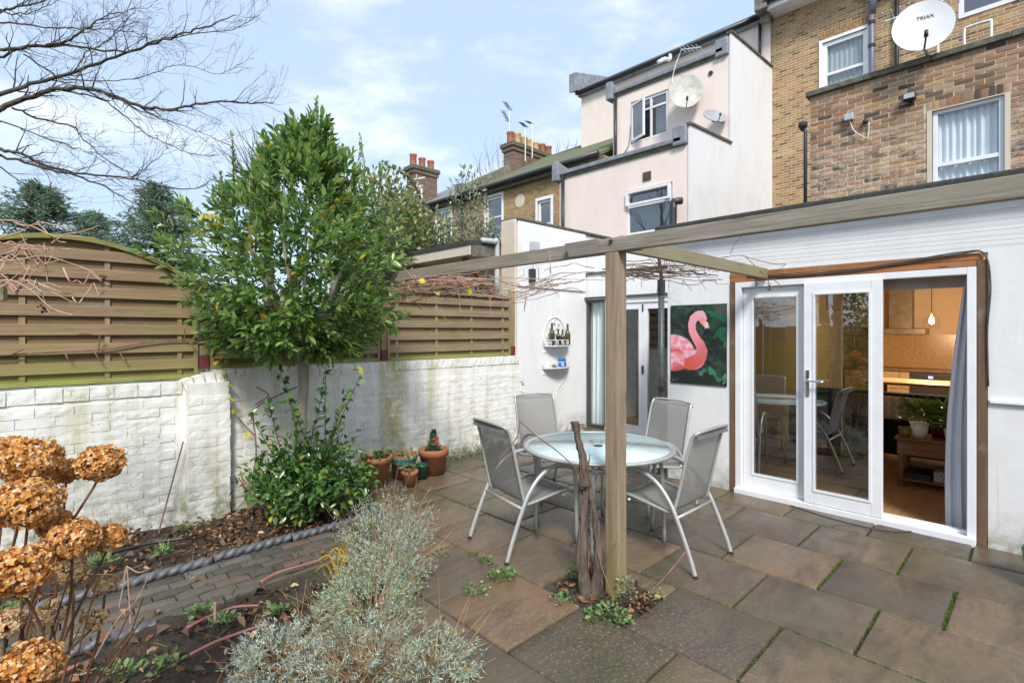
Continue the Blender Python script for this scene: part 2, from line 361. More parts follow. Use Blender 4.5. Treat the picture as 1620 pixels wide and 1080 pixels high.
# timber
def wood(name, a, b, axis, green=0.0, gcol=(.22,.25,.05), rough=.75, z=None, grain=1.0):
    t = NT(name); sc = {'x': (1.2,26,26), 'y': (26,1.2,26), 'z': (26,26,1.2)}[axis]
    v = t.scale(t.pos(), sc); g = t.noise(1.5, 7, .65, v, .9); c = t.ramp(g, [(.30, a), (.52, lerp_c(a,b,.55)), (.72, b)])
    c = t.mix(t.math('MULTIPLY', t.ramp(t.rand(), [(0,0.0),(1,.45)]), 1.0), c, mul3(a, .75))
    c = t.mix(t.ramp(t.noise(2.2, 6, .7), [(.46,0.0),(.70,.75)]), c, mul3(b, .55)); c = t.mix(t.ramp(t.noise(3.1, 5, .7), [(.56,0.0),(.72,.5)]), c, (.30,.285,.25))
    c = t.mix(t.ramp(t.noise(1.2, 6, .7, t.scale(t.pos(), tuple(q*2.2 for q in sc)), .4), [(.52,0.0),(.66,.45)]), c, mul3(a, .55))
    kn = t.math('MULTIPLY', t.ramp(t.vor(1.0, t.scale(t.pos(), tuple(2.1 if q < 5 else 11 for q in sc))), [(.06,1.0),(.13,0.0)]), .8); c = t.mix(kn, c, mul3(a, .40))
    if green:
        gm = t.ramp(t.noise(1.7, 6, .65), [(.36,0.0),(.62,green)])
        if z: gm = t.math('ADD', t.math('MULTIPLY', gm, .55), t.math('MULTIPLY', t.ramp(t.math('DIVIDE', t.math('SUBTRACT', t.xyz()[2], z[0]), z[1]-z[0]), [(0,.95),(.35,.25),(1,0.0)]), t.ramp(t.noise(3.5,5), [(.25,.35),(.55,1.0)])), clamp=True)
        c = t.mix(gm, c, gcol)
    t.set(c, rough, 0, .35); t.bump(t.math('ADD', g, t.math('MULTIPLY', t.noise(60,4), .25)), .4*grain, .006); return t.m
def lerp_c(a, b, t): return tuple(x+(y-x)*t for x, y in zip(a, b))
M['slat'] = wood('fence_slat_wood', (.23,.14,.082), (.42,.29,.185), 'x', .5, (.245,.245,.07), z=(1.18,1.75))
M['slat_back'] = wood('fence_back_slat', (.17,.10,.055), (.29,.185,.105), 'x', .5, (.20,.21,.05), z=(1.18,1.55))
M['slat_brown'] = wood('fence_slat_brown', (.21,.14,.095), (.35,.255,.185), 'x', .45, (.28,.28,.05), z=(1.18,1.42))
M['fence_post'] = wood('fence_post_wood', (.26,.18,.105), (.42,.31,.19), 'z', .6, (.18,.19,.05), z=(1.15,1.7))
M['rail_green'] = wood('mossy_rail', (.18,.14,.06), (.30,.26,.10), 'x', .8, (.25,.29,.04))
M['beam_y'] = wood('weathered_beam', (.16,.135,.105), (.42,.375,.32), 'y', .3, (.20,.18,.10))
M['beam_x'] = wood('weathered_beam_cross', (.21,.175,.115), (.40,.345,.23), 'x', .55, (.24,.225,.105))
M['post'] = wood('weathered_post', (.20,.138,.093), (.37,.275,.20), 'z', .35, (.21,.20,.065), z=(0.0,.75))
M['orange_timber'] = wood('door_surround_timber', (.30,.115,.035), (.50,.215,.075), 'y', 0, rough=.6)
M['orange_timber_z'] = wood('door_post_timber', (.12,.07,.042), (.24,.14,.085), 'z', 0, rough=.7)
M['oak'] = wood('oak_board', (.36,.20,.075), (.58,.35,.15), 'x', 0, rough=.32, grain=.4)
M['walnut'] = wood('dark_wood', (.14,.062,.030), (.30,.14,.068), 'y', 0, rough=.35, grain=.5)
# plastics, metals, misc
M['upvc'] = simple('white_upvc', (.75,.76,.785), .30, var=.05, scale=5)
M['white_paint'] = simple('white_gloss_paint', (.80,.80,.80), .35, var=.06, scale=12)
M['grey_frame'] = simple('grey_aluminium', (.062,.068,.075), .4, var=.15)
M['felt'] = simple('roofing_felt', (.040,.040,.038), .9, var=.35, scale=25, bump=.5)
M['lead'] = simple('lead_flashing', (.22,.235,.26), .55, var=.3, scale=5, bump=.3, bscale=12)
M['coping'] = simple('mossy_coping', (.115,.108,.085), .9, var=.5, scale=10, bump=.6)
M['coping_stone'] = simple('stone_coping', (.175,.165,.135), .9, var=.45, scale=10, bump=.5)
M['black_pipe'] = simple('black_pipe', (.022,.022,.025), .4, var=.3)
M['blue_pipe'] = simple('blue_grey_pipe', (.14,.15,.20), .45, var=.15)
M['steel'] = simple('brushed_aluminium', (.60,.61,.62), .36, metal=.75, var=.08, scale=30)
M['chrome'] = simple('chrome', (.75,.76,.78), .16, metal=1, var=.03)
M['white_metal'] = simple('white_metal', (.76,.76,.76), .5, var=.1, scale=20)
M['dish_white'] = simple('dish_white', (.56,.57,.60), .45, var=.05, scale=4)
M['dish_old'] = simple('dish_old', (.46,.45,.40), .6, var=.25, scale=7)
M['dish_grey'] = simple('dish_grey', (.30,.31,.33), .45, var=.08)
M['dark_plastic'] = simple('dark_plastic', (.03,.03,.032), .45, var=.2)
M['grey_plastic'] = simple('grey_plastic', (.42,.44,.46), .5, var=.1)
M['cable_white'] = simple('white_cable', (.68,.68,.66), .5, var=.08)
M['cable_dark'] = simple('dark_cable', (.06,.055,.05), .6, var=.2)
M['wire'] = simple('galvanised_wire', (.40,.41,.42), .5, metal=.4, var=.1)
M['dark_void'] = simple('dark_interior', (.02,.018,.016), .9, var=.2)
def terracotta(name, a, b):
    t = NT(name); c = t.ramp(t.noise(7,6), [(.3,a),(.7,b)]); c = t.mix(t.ramp(t.noise(11,6,.75), [(.55,0.0),(.75,.7)]), c, (.16,.145,.085))
    c = t.mix(t.math('MULTIPLY', t.ramp(t.xyz()[2], [(0,.9),(.09,0.0)]), .8), c, (.07,.055,.03)); t.set(c, .8); t.bump(t.noise(60,5), .3, .004); return t.m
M['terracotta'] = terracotta('terracotta', (.30,.105,.042), (.43,.175,.075))
M['terracotta_old'] = terracotta('terracotta_old', (.21,.082,.035), (.32,.135,.06))
M['teal_glaze'] = simple('teal_glaze', (.075,.22,.21), .35, var=.25, scale=14)
M['pot_red'] = simple('red_chimney_pot', (.30,.11,.072), .8, var=.25, scale=9)
M['pot_buff'] = simple('buff_chimney_pot', (.55,.36,.18), .8, var=.2, scale=9)
# sling fabric of the chairs
t = NT('sling_mesh'); g = t.n('NewGeometry'); w = t.noise(350, 2); c = t.mix(w, (.17,.165,.152), (.30,.292,.275)); t.set(c, .62, 0, .4)
tr = t.n('BsdfTransparent'); mxs = t.n('MixShader'); mxs.inputs[0].default_value = .14
t.t.links.new(t.b.outputs[0], mxs.inputs[1]); t.t.links.new(tr.outputs[0], mxs.inputs[2]); t.t.links.new(mxs.outputs[0], t.out.inputs[0]); M['sling'] = t.m
M['sling_edge'] = simple('sling_hem', (.15,.147,.135), .6, var=.15)
M['chair_metal'] = simple('chair_frame_paint', (.46,.465,.45), .34, metal=.35, var=.08, scale=30)
def glassmat(name, tint, f0=.05, rough=.0, body=0.0, bodycol=(.6,.75,.72)):
    t = NT(name); t.t.nodes.remove(t.b); lw = t.n('LayerWeight'); lw.inputs[0].default_value = .5; fr = t.math('MULTIPLY_ADD', t.math('POWER', lw.outputs['Facing'], 5.0), 1-f0, f0)
    gl = t.n('BsdfGlossy'); gl.inputs['Roughness'].default_value = rough; tr = t.n('BsdfTransparent'); t.put(tr.inputs[0], tint)
    base = tr.outputs[0]
    if body:
        df = t.n('BsdfDiffuse'); t.put(df.inputs[0], bodycol); mm = t.n('MixShader'); mm.inputs[0].default_value = body
        t.t.links.new(tr.outputs[0], mm.inputs[1]); t.t.links.new(df.outputs[0], mm.inputs[2]); base = mm.outputs[0]
    m = t.n('MixShader'); t.t.links.new(fr, m.inputs[0]); t.t.links.new(base, m.inputs[1]); t.t.links.new(gl.outputs[0], m.inputs[2]); t.t.links.new(m.outputs[0], t.out.inputs[0]); return t.m
M['glass'] = glassmat('door_glass', (.56,.60,.57), .26)
M['window_glass'] = glassmat('window_glass', (.95,.97,.97), .06)
M['table_glass'] = glassmat('frosted_table_glass', (.75,.86,.85), .04, .12, .78, (.70,.84,.82))
t = NT('dark_window_glass'); t.set(t.mix(t.noise(1.5,3), (.012,.014,.016), (.03,.034,.038)), .02, 0, .5); t.b.inputs['IOR'].default_value = 2.6; M['dark_glass'] = t.m
t = NT('bottle_glass'); t.set((.045,.052,.012), .08, 0, .7); M['bottle'] = t.m
t = NT('bottle_glass_dark'); t.set((.012,.013,.008), .08, 0, .7); M['bottle_dark'] = t.m
t = NT('bottle_glass_amber'); t.set((.085,.058,.012), .08, 0, .7); M['bottle_amber'] = t.m
def cloth(name, a, b, scale=14, rough=.9, trans=0.0):
    t = NT(name); c = t.mix(t.noise(scale, 5), a, b); t.set(c, rough, 0, .2); t.bump(t.noise(240, 2), .15, .002)
    if trans:
        tr = t.n('BsdfTranslucent'); t.put(tr.inputs[0], c); m = t.n('MixShader'); m.inputs[0].default_value = trans
        t.t.links.new(t.b.outputs[0], m.inputs[1]); t.t.links.new(tr.outputs[0], m.inputs[2]); t.t.links.new(m.outputs[0], t.out.inputs[0])
    return t.m
M['curtain_grey'] = cloth('grey_curtain', (.62,.62,.68), (.72,.72,.77), 6)
M['curtain_pale'] = cloth('pale_curtain', (.78,.85,.84), (.88,.93,.92), 4)
M['net_curtain'] = cloth('net_curtain', (.70,.72,.78), (.82,.84,.88), 5)
M['sofa_black'] = cloth('black_upholstery', (.006,.006,.008), (.016,.015,.016))
M['sofa_green'] = cloth('dark_green_upholstery', (.006,.014,.008), (.012,.028,.014))
M['armchair_grey'] = cloth('grey_upholstery', (.10,.092,.085), (.16,.15,.14))
# foliage
M['bay_leaf'] = leafmat('bay_leaf', [(0,(.065,.140,.036)),(.3,(.130,.250,.058)),(.6,(.215,.350,.088)),(.85,(.30,.43,.12)),(.975,(.38,.49,.15)),(.98,(.52,.40,.02)),(.995,(.55,.46,.03)),(1,(.45,.20,.04))], .25, .48, .7)
M['shrub_leaf'] = leafmat('shrub_leaf', [(0,(.034,.086,.022)),(.4,(.062,.145,.034)),(.75,(.095,.195,.045)),(.93,(.17,.29,.05)),(.97,(.42,.42,.05)),(1,(.07,.15,.04))], .27, .25, .6)
M['conifer'] = leafmat('conifer_needle', [(0,(.12,.185,.125)),(.5,(.19,.275,.18)),(1,(.27,.36,.24))], .6, .42)
M['hedge_leaf'] = leafmat('hedge_leaf', [(0,(.10,.15,.05)),(.4,(.20,.26,.09)),(.7,(.30,.34,.15)),(.88,(.42,.42,.22)),(1,(.48,.38,.08))], .5, .3)
M['greyshrub'] = leafmat('grey_shrub_leaf', [(0,(.13,.165,.09)),(.5,(.24,.28,.16)),(1,(.38,.40,.29))], .55, .25)
M['lavender'] = leafmat('lavender_leaf', [(0,(.26,.325,.265)),(.5,(.42,.485,.43)),(.85,(.60,.65,.61)),(1,(.38,.47,.22))], .8, .25, .2)
M['lavender_green'] = leafmat('lavender_leaf_green', [(0,(.24,.34,.17)),(.5,(.38,.48,.27)),(1,(.54,.62,.42))], .8, .25, .2)
M['straw'] = leafmat('dry_stalk', [(0,(.16,.095,.045)),(.5,(.30,.20,.105)),(1,(.44,.32,.18))], .8, .1, .2)
M['hydrangea'] = leafmat('dried_hydrangea_petal', [(0,(.34,.115,.025)),(.3,(.56,.23,.055)),(.62,(.70,.37,.115)),(.86,(.78,.53,.25)),(1,(.84,.68,.45))], .75, .3, .2)
M['hydrangea_pale'] = leafmat('pale_hydrangea_petal', [(0,(.46,.26,.10)),(.5,(.66,.47,.25)),(1,(.76,.60,.40))], .75, .3, .2)
M['weed'] = leafmat('weed_leaf', [(0,(.09,.17,.05)),(.5,(.15,.24,.085)),(.85,(.23,.32,.13)),(1,(.36,.38,.12))], .5, .3)
M['litter'] = leafmat('fallen_leaf', [(0,(.045,.024,.014)),(.35,(.10,.052,.028)),(.6,(.20,.085,.038)),(.8,(.27,.13,.06)),(.93,(.36,.24,.12)),(1,(.45,.36,.19))], .75, .1, .3)
M['yellow_leaf'] = leafmat('yellow_leaf', [(0,(.58,.45,.02)),(.6,(.68,.56,.05)),(1,(.52,.52,.08))], .5, .35)
M['yellow_blade'] = leafmat('yellow_blade', [(0,(.55,.36,.02)),(1,(.70,.50,.05))], .5, .3)
M['moss'] = leafmat('moss', [(0,(.055,.10,.012)),(.5,(.10,.18,.018)),(1,(.17,.26,.03))], .9, .15, .1)
M['palm_leaf'] = leafmat('houseplant_leaf', [(0,(.06,.16,.04)),(.5,(.12,.28,.06)),(1,(.20,.40,.09))], .4, .3)
M['needle_dark'] = leafmat('dwarf_conifer', [(0,(.03,.085,.025)),(.5,(.055,.14,.035)),(1,(.10,.20,.05))], .6, .2)
def bark(name, a, b, sc=(18,18,3), bump=.8):
    t = NT(name); v = t.scale(t.pos(), sc); g = t.noise(1.6, 8, .72, v, .8); t.set(t.ramp(g, [(.3,a),(.7,b)]), .9, 0, .2); t.bump(g, bump, .02); return t.m
M['bark_bay'] = bark('bay_bark', (.22,.195,.155), (.38,.345,.285), (20,20,6), .4)
M['bark_vine'] = bark('vine_bark', (.045,.033,.026), (.27,.205,.165), (38,38,3.0), 1.0)
M['bark_tree'] = bark('tree_bark', (.05,.042,.034), (.14,.125,.085), (14,14,10), .4)
M['twig'] = bark('twig', (.05,.030,.028), (.105,.066,.058), (10,10,10), .2)
M['cane'] = bark('vine_cane', (.34,.19,.13), (.60,.42,.32), (9,9,9), .2)
M['cane_dark'] = bark('dark_vine_cane', (.13,.065,.048), (.30,.175,.13), (9,9,9), .2)
M['hose_pink'] = simple('faded_hose', (.33,.135,.105), .5, var=.2, scale=6)
# roofs
t = NT('mossy_tiles'); p = t.xyz(); r_ = t.math('FRACT', t.math('DIVIDE', p[0], .19)); w_ = t.math('FRACT', t.math('DIVIDE', p[1], .21))
c = t.mix(t.ramp(t.noise(1.6,6,.7), [(.38,0.0),(.60,.9)]), (.16,.155,.145), (.155,.19,.035)); c = t.mix(t.math('MULTIPLY', t.noise(40,5,.8), .5), c, (.06,.06,.045))
t.set(c, .9); t.bump(t.math('ADD', t.math('ADD', r_, t.math('PINGPONG', w_, .5)), t.noise(30,5)), .7, .05); M['moss_roof'] = t.m
t = NT('slate_roof'); p = t.xyz(); r_ = t.math('FRACT', t.math('DIVIDE', p[0], .2)); c = t.mix(t.noise(5,5), (.13,.14,.15), (.24,.25,.25)); t.set(c, .7); t.bump(r_, .6, .04); M['slate'] = t.m
def brush(name, col): return simple(name, col, .6, var=.12)
M['grass'] = simple('grass_ground', (.045,.07,.02), .95, var=.5, scale=6, bump=.8, bdist=.03)

# ================================================================== ground, patio, path, beds
def bumpy(x0, x1, y0, y1, z, amp, step, seed):
    nu = max(2, int((x1-x0)/step)); nv = max(2, int((y1-y0)/step))
    from mathutils import noise as mn
    def fn(u, v):
        x = lerp(x0,x1,u); y = lerp(y0,y1,v)
        return (x, y, z + amp*mn.fractal(Vector((x*3.1+seed, y*3.1, seed)), 1.0, 2.0, 4))
    return MB().grid(fn, nu, nv)
g = MB()                                         # neighbouring ground to the horizon, a hand's breadth below the patio
g.quad((-90,-90,-.32), (140,-90,-.32), (140,140,-.32), (-90,140,-.32)); struct('ground', g, M['grass'])
struct('front_soil_bed', bumpy(-3.2, 1.95, .85, 3.50, -.045, .05, .05, 3.0), M['soil'], True)
struct('wall_soil_bed', bumpy(-3.2, 2.75, 4.10, 5.30, -.085, .06, .05, 9.0), M['soil'], True)
pb = MB()
pb.quad((1.16,-6,-.016), (7.05,-6,-.016), (7.05,3.47,-.016), (1.16,3.47,-.016)); pb.quad((2.06,3.47,-.016), (7.05,3.47,-.016), (7.05,5.36,-.016), (2.06,5.36,-.016))
pb.quad((-6,-6,-.016), (1.16,-6,-.016), (1.16,.9,-.016), (-6,.9,-.016))
patio = struct('patio', pb, M['joint'])
def slab_mesh(w, l, seed):                       # riven stone slab, top at z = 0
    from mathutils import noise as mn
    mb = MB(); nu, nv = 7, 7; hw, hl = w/2, l/2; T_ = [0,.016,.2,.4,.6,.8,.984,1]
    rr = random.Random(seed); ex = [rr.uniform(-.004,.004) for _ in range(4)]
    def fn(u, v):
        u = T_[int(round(u*7))]; v = T_[int(round(v*7))]; x = (u-.5)*w; y = (v-.5)*l
        e = 1 if (u in (0,1) or v in (0,1)) else 0
        return (x + ex[0]*(v-.5), y + ex[1]*(u-.5), -.004*e + .0022*mn.noise(Vector((x*6, y*6, seed*1.7))))
    mb.grid(fn, nu, nv); b = len(mb.v)
    ring = [i for i in range(nu+1)] + [j*(nu+1)+nu for j in range(1,nv+1)] + [nv*(nu+1)+i for i in range(nu-1,-1,-1)] + [j*(nu+1) for j in range(nv-1,0,-1)]
    for i in ring: v = mb.v[i]; mb.v.append((v[0]*1.004, v[1]*1.004, -.04))
    k = len(ring)
    for i in range(k): mb.f.append((ring[i], b+i, b+(i+1)%k, ring[(i+1)%k]))
    return mb
rows = [(4.832,5.225,.35), (4.222,4.832,.055), (3.612,4.222,.365), (3.016,3.612,.04), (2.402,3.016,.37), (1.79,2.402,.05), (1.18,1.79,.33)]
rows += [(.57,1.18,.04), (-.04,.57,.34), (5.225,5.83,.05), (5.83,6.44,.35), (6.44,7.03,.05)]
slab_cache = {}
def add_slab(x0, x1, y0, y1):
    j = .0078; w, l = round(x1-x0-2*j, 3), round(y1-y0-2*j, 3)
    if w < .05 or l < .05: return
    key = (w, l, random.randrange(3))
    if key not in slab_cache: slab_cache[key] = mesh_of(slab_mesh(w, l, random.random()*9), 'paving_slab', True)
    o = link('paving_slab', slab_cache[key], M['paving'], patio)
    o.location = ((x0+x1)/2, (y0+y1)/2, random.uniform(-.003,.002)); o.rotation_euler = (random.uniform(-.003,.003), random.uniform(-.003,.003), random.uniform(-.004,.004))
for x0, x1, off in rows:
    lo, hi = (-2.4, 5.24) if x0 >= 2.3 else ((-2.4, 3.45) if x0 > 1.5 else ((-2.4, 2.78) if x0 > 1 else (-2.4, .84)))
    if x0 > 5: lo, hi = 2.93, 5.36
    k = off - .61*5
    while k < hi:
        a, b = max(k, lo), min(k+.61, hi)
        if b-a > .07:
            if abs(x0-2.402) < .01 and 1.5 < (a+b)/2 < 2.2: add_slab(2.85, 3.016, 1.59, 2.17)
            else: add_slab(x0, x1, a, b)
        k += .61
add_slab(2.06, 2.402, 3.47, 4.05)
pit = bumpy(2.402, 2.852, 1.585, 2.175, -.022, .02, .04, 5.5); o = obj('planting_pit', pit, M['soil'], patio, True)
# moss in the joints
def moss_line(p, q, n, w):
    n = int(n*.34); t = RNG.random(n); t = t + .04*np.sin(t*23+p[0]*9) + .03*np.sin(t*57); C = np.array(p)[None]*(1-t[:,None]) + np.array(q)[None]*t[:,None] + RNG.normal(0, 1, (n,3))*np.array([w,w,.0])
    C[:,2] = -.014; D = unit(RNG.normal(0,.5,(n,3)) + np.array([0,0,1.0])); return C, D
mc = [moss_line(a, b, n, w) for a, b, n, w in [((3.62,.972,0),(4.22,.972,0),1500,.006), ((3.62,.366,0),(4.2,.366,0),1700,.008), ((4.23,.662,0),(4.6,.662,0),700,.005),
      ((3.016,1.22,0),(3.016,1.58,0),1300,.009), ((3.02,1.0,0),(3.02,.3,0),500,.004), ((3.612,1.2,0),(3.612,.1,0),500,.004), ((4.222,1.3,0),(4.222,.0,0),700,.004), ((2.42,.98,0),(3.0,.98,0),450,.004), ((4.24,1.275,0),(4.8,1.275,0),300,.004),
      ((3.02,.655,0),(3.6,.655,0),600,.005)]]
o = blades('joint_moss', np.concatenate([m[0] for m in mc]), np.concatenate([m[1] for m in mc]), .014, .005, M['moss'], patio); o['kind'] = 'stuff'
# brick path with twisted rope edging
path = struct('brick_path', bumpy(-3.2, 2.10, 3.46, 4.08, -.052, .012, .06, 1.0), M['soil'], True)
pbm = []
for k in range(4):
    mb = MB(); jx = [random.uniform(-.006,.006) for _ in range(8)]
    def fn(u, v):
        e = (.005 if u in (0,1) else 0) + (.004 if v in (0,1) else 0)
        return ((u-.5)*.203 + jx[k]*(v-.5), (v-.5)*.094 + jx[k+2]*(u-.5), -e + random.uniform(-.003,.003))
    mb.grid(fn, 4, 3); b = len(mb.v)
    ring = [0,1,2,3,4,9,14,19,18,17,16,15,10,5]
    for i in ring: v = mb.v[i]; mb.v.append((v[0]*1.02, v[1]*1.02, -.05))
    for i in range(14): mb.f.append((ring[i], b+i, b+(i+1)%14, ring[(i+1)%14]))
    pbm.append(mesh_of(mb, 'path_brick', False))
for r in range(6):
    x = -1.5 + (r % 2)*.105
    while x < 2.08:
        o = link('path_brick', pbm[random.randrange(4)], M['path_brick'], path)
        o.location = (x, 3.515+r*.101+random.uniform(-.004,.004), -.026+random.uniform(-.007,.005)); o.rotation_euler = (random.uniform(-.03,.03), random.uniform(-.03,.03), random.uniform(-.035,.035)); x += .212
rope_names = ['nearest the dried hydrangea', 'second from the dried hydrangea', 'in the middle of the run', 'fourth from the hydrangea', 'below the green shrub']
def rope_edge(x0, x1, y, z, label, group):
    t = thing('rope_edging', label, 'edging', (x0, y, z-.10), 0, group); L_ = x1-x0
    mb = MB(); n, m = 14, int(L_/.008)
    for i in range(m+1):
        s = i/m*L_
        for k in range(n):
            a = 2*math.pi*k/n; r = (.019+.015*abs(math.sin(1.0*a + s*46))**.6)*(1+.10*math.sin(s*17+x0*5)*math.sin(s*61))
            mb.v.append((s, math.cos(a)*r, .10+math.sin(a)*r))
    for i in range(m):
        for k in range(n): a0 = i*n+k; a1 = i*n+(k+1)%n; mb.f.append((a0, a1, a1+n, a0+n))
    mb.f.append(tuple(range(n))[::-1]); mb.f.append(tuple(m*n+k for k in range(n)))
    obj('rope_top', mb, M['rope_clay'], t, True); obj('base_plate', MB().box(0, L_, -.017, .017, -.03, .095), M['rope_clay'], t)
x = -.62
for i in range(5):
    rope_edge(x, x+.535, 4.10+random.uniform(-.008,.008), -.005+random.uniform(-.008,.006), 'grey twisted rope clay edging along the wall bed, '+rope_names[i], 'rope edging along the wall bed'); x += .55
rope_edge(.05, .58, 3.465, -.035, 'half buried grey rope edging on the front bed side of the brick path', 'rope edging of the front bed')
# ================================================================== white painted garden wall
def brick_meshes(n, Ln, H_, Dp, amp, name, nu=4, nv=2, drop=.006):
    res = []
    for k in range(n):
        mb = MB()
        def fn(u, v):
            e = 1 if (u in (0,1) or v in (0,1)) else 0
            return ((u-.5)*Ln + random.uniform(-.002,.002), -Dp/2 + (drop*e) + random.uniform(-amp,amp), (v-.5)*H_ + random.uniform(-.002,.002))
        mb.grid(fn, nu, nv); b = len(mb.v)
        ring = list(range(nu+1)) + [j*(nu+1)+nu for j in range(1,nv+1)] + [nv*(nu+1)+i for i in range(nu-1,-1,-1)] + [j*(nu+1) for j in range(nv-1,0,-1)]
        for i in ring: v = mb.v[i]; mb.v.append((v[0]*1.01, Dp/2, v[2]*1.01))
        kk = len(ring)
        for i in range(kk): mb.f.append((ring[i], b+i, b+(i+1)%kk, ring[(i+1)%kk]))
        res.append(mesh_of(mb, name, False))
    return res
WY = 5.28
gw = thing('garden_wall', 'low white painted brick wall with algae stains below the timber fence', 'wall', (2.0, WY+.1, -.3))
core = MB(); core.box(-3.2, 1.1, WY+.008, WY+.215, -.3, 1.13); core.box(1.1, 1.43, WY-.080, WY+.214, -.3, 1.15); core.box(1.43, 5.35, WY+.008, WY+.215, -.3, 1.20)
obj('wall_core', core, M['painted_brick'], gw, world=True)
bm_ = brick_meshes(6, .2215, .0722, .05, .0018, 'brick', 4, 2, .0022); half = brick_meshes(3, .109, .0722, .05, .0018, 'brick', 3, 2, .0022)
cand = []
for r in range(17):
    z = -.14 + r*.0755; 
    if z > 1.05: continue
    x = -1.0 + (r % 2)*.1125
    while x < 5.30:
        if not 1.0 < x+.02 < 1.53: cand.append((x, WY+.025, z, 0))
        x += .225
    for xx, h in ([(1.163,1),(1.331,0)] if r % 2 else [(1.218,0),(1.387,1)]): cand.append((xx, WY-.063, z, h))
cand.sort(key=lambda c: c[0]**2 + c[1]**2 + (3 if c[0] < -.4 else 0))
rest = MB()
for i, (x, y, z, h) in enumerate(cand):
    me = random.choice(half if h else bm_); ro = (random.uniform(-.02,.02), random.uniform(-.01,.01), random.uniform(-.012,.012)); lo = Vector((x+random.uniform(-.003,.003), y+random.uniform(-.003,.003), z))
    if i < 300:
        o = link('brick', me, M['painted_brick'], gw); o.location = lo - gw.location; o.rotation_euler = ro
    else:
        b = len(rest.v); rest.v += [tuple(v.co+lo) for v in me.vertices]; rest.f += [tuple(b+k for k in p.vertices) for p in me.polygons]
o = obj('far_brick_courses', rest, M['painted_brick'], gw, False, world=True); o['kind'] = 'stuff'
sold = brick_meshes(4, .074, .105, .235, .002, 'coping_brick', 2, 2, .004); wide = brick_meshes(3, .153, .105, .235, .002, 'coping_brick', 3, 2, .004)
x = 1.47
while x < 5.3:
    o = link('coping_brick', random.choice(sold), M['painted_brick'], gw); o.location = Vector((x, WY+.112+random.uniform(-.004,.004), 1.201)) - gw.location; o.rotation_euler = (0, random.uniform(-.02,.02), random.uniform(-.02,.02)); x += .0805
x = -.9
while x < 1.0:
    o = link('coping_brick', random.choice(wide), M['painted_brick'], gw); o.location = Vector((x, WY+.112+random.uniform(-.005,.003), 1.115)) - gw.location; o.rotation_euler = (0, random.uniform(-.02,.02), 0); x += .158
for k in range(4):                              # the step over the pier
    o = link('coping_brick', sold[k], M['painted_brick'], gw); o.location = Vector((1.12+k*.085, WY+.065, 1.135+k*.022)) - gw.location; o.rotation_euler = (0, -.35+.09*k, 0)
# ================================================================== timber fence on the wall
def fence_panel(x0, x1, zb, top, label, mat, nb, arch=0.0, vine=None):
    t = thing('timber_fence', label, 'fence', ((x0+x1)/2, 5.42, zb), 0, 'timber fence panels on the white wall'); cx = (x0+x1)/2
    hgt = lambda x: top + arch*max(0, 1-((x-cx)/((x1-x0)/2))**2)
    pitch = .152; z = zb+.09; i = 0
    def clipped(za, zb_, y):                     # slat cut by the arch
        m = MB()
        xs = [x0+.02+(x1-x0-.04)*k/24 for k in range(25)]; ok = [q for q in xs if hgt(q)-.03 > za+.005]
        if len(ok) < 2: return None
        a, b = ok[0], ok[-1]; xs = [a+(b-a)*k/16 for k in range(17)] if arch else [a, b]
        pts = [(q, y, za) for q in xs] + [(q, y, min(zb_, hgt(q)-.03)) for q in xs[::-1]]
        return m.prism(pts, (0, .014, 0))
    while z < top+arch:
        m = clipped(z, z+.088, 5.395)
        if m: obj('slat', m, mat, t, bevel=.002, seg=1, world=True)
        m = clipped(z-.078, z+.014, 5.426)
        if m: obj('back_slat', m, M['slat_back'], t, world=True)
        z += pitch; i += 1
    for k in range(nb):
        xx = lerp(x0+.14, x1-.14, k/(nb-1)); obj('batten', MB().box(xx-.018, xx+.018, 5.4095, 5.4255, zb+.03, hgt(xx)-.03), M['fence_post'], t, world=True)
    for xx in (x0, x1-.03): obj('stile', MB().box(xx, xx+.03, 5.385, 5.44, zb, hgt(xx+.015)-.0), M['fence_post'], t, bevel=.003, world=True)
    obj('bottom_rail', MB().box(x0+.03, x1-.03, 5.375, 5.44, zb, zb+.035), M['rail_green'], t, bevel=.003, world=True)
    m = MB(); n = 24
    for k in range(n+1):
        q = lerp(x0, x1, k/n); h = hgt(q); m.v += [(q,5.375,h-.03),(q,5.375,h+.008),(q,5.445,h+.008),(q,5.445,h-.03)]
    for k in range(n):
        for e in range(4): a = k*4+e; b = k*4+(e+1)%4; m.f.append((a, b, b+4, a+4))
    m.f += [(0,1,2,3), (n*4+3,n*4+2,n*4+1,n*4)]
    obj('top_rail', m, M['rail_green'] if arch else mat, t, bevel=.003, world=True)
    return t
fence_panel(-.60, 1.225, 1.185, 2.05, 'mossy green arched fence panel left of the bay tree', M['slat'], 4, .32)
fence_panel(1.325, 3.09, 1.26, 1.86, 'fence panel mostly hidden behind the bay tree crown', M['slat'], 4)
fence_panel(3.19, 5.22, 1.262, 2.12, 'brown slatted fence panel beside the white rendered wall', M['slat_brown'], 4)
for x, lab in [(-.65,'fence post at the left end of the arched panel'), (1.275,'fence post above the wall pier, with maroon metal shoe'), (3.14,'fence post between the bay tree and the brown panel, with maroon shoe'), (5.265,'fence post against the rendered wall with maroon shoe')]:
    t = thing('fence_post', lab, 'fence post', (x, 5.42, 1.15), 0, 'fence posts on the white wall')
    zb = 1.14 if x < 1.2 else 1.262
    obj('post', MB().box(x-.035, x+.035, 5.385, 5.455, zb, 2.10 if x < 4 else 2.2), M['fence_post'], t, bevel=.004, world=True)
    obj('metal_shoe', MB().box(x-.04, x+.04, 5.379, 5.461, zb, zb+.13), simple('maroon_metal', (.13,.022,.026), .6, var=.3), t, bevel=.002, world=True)

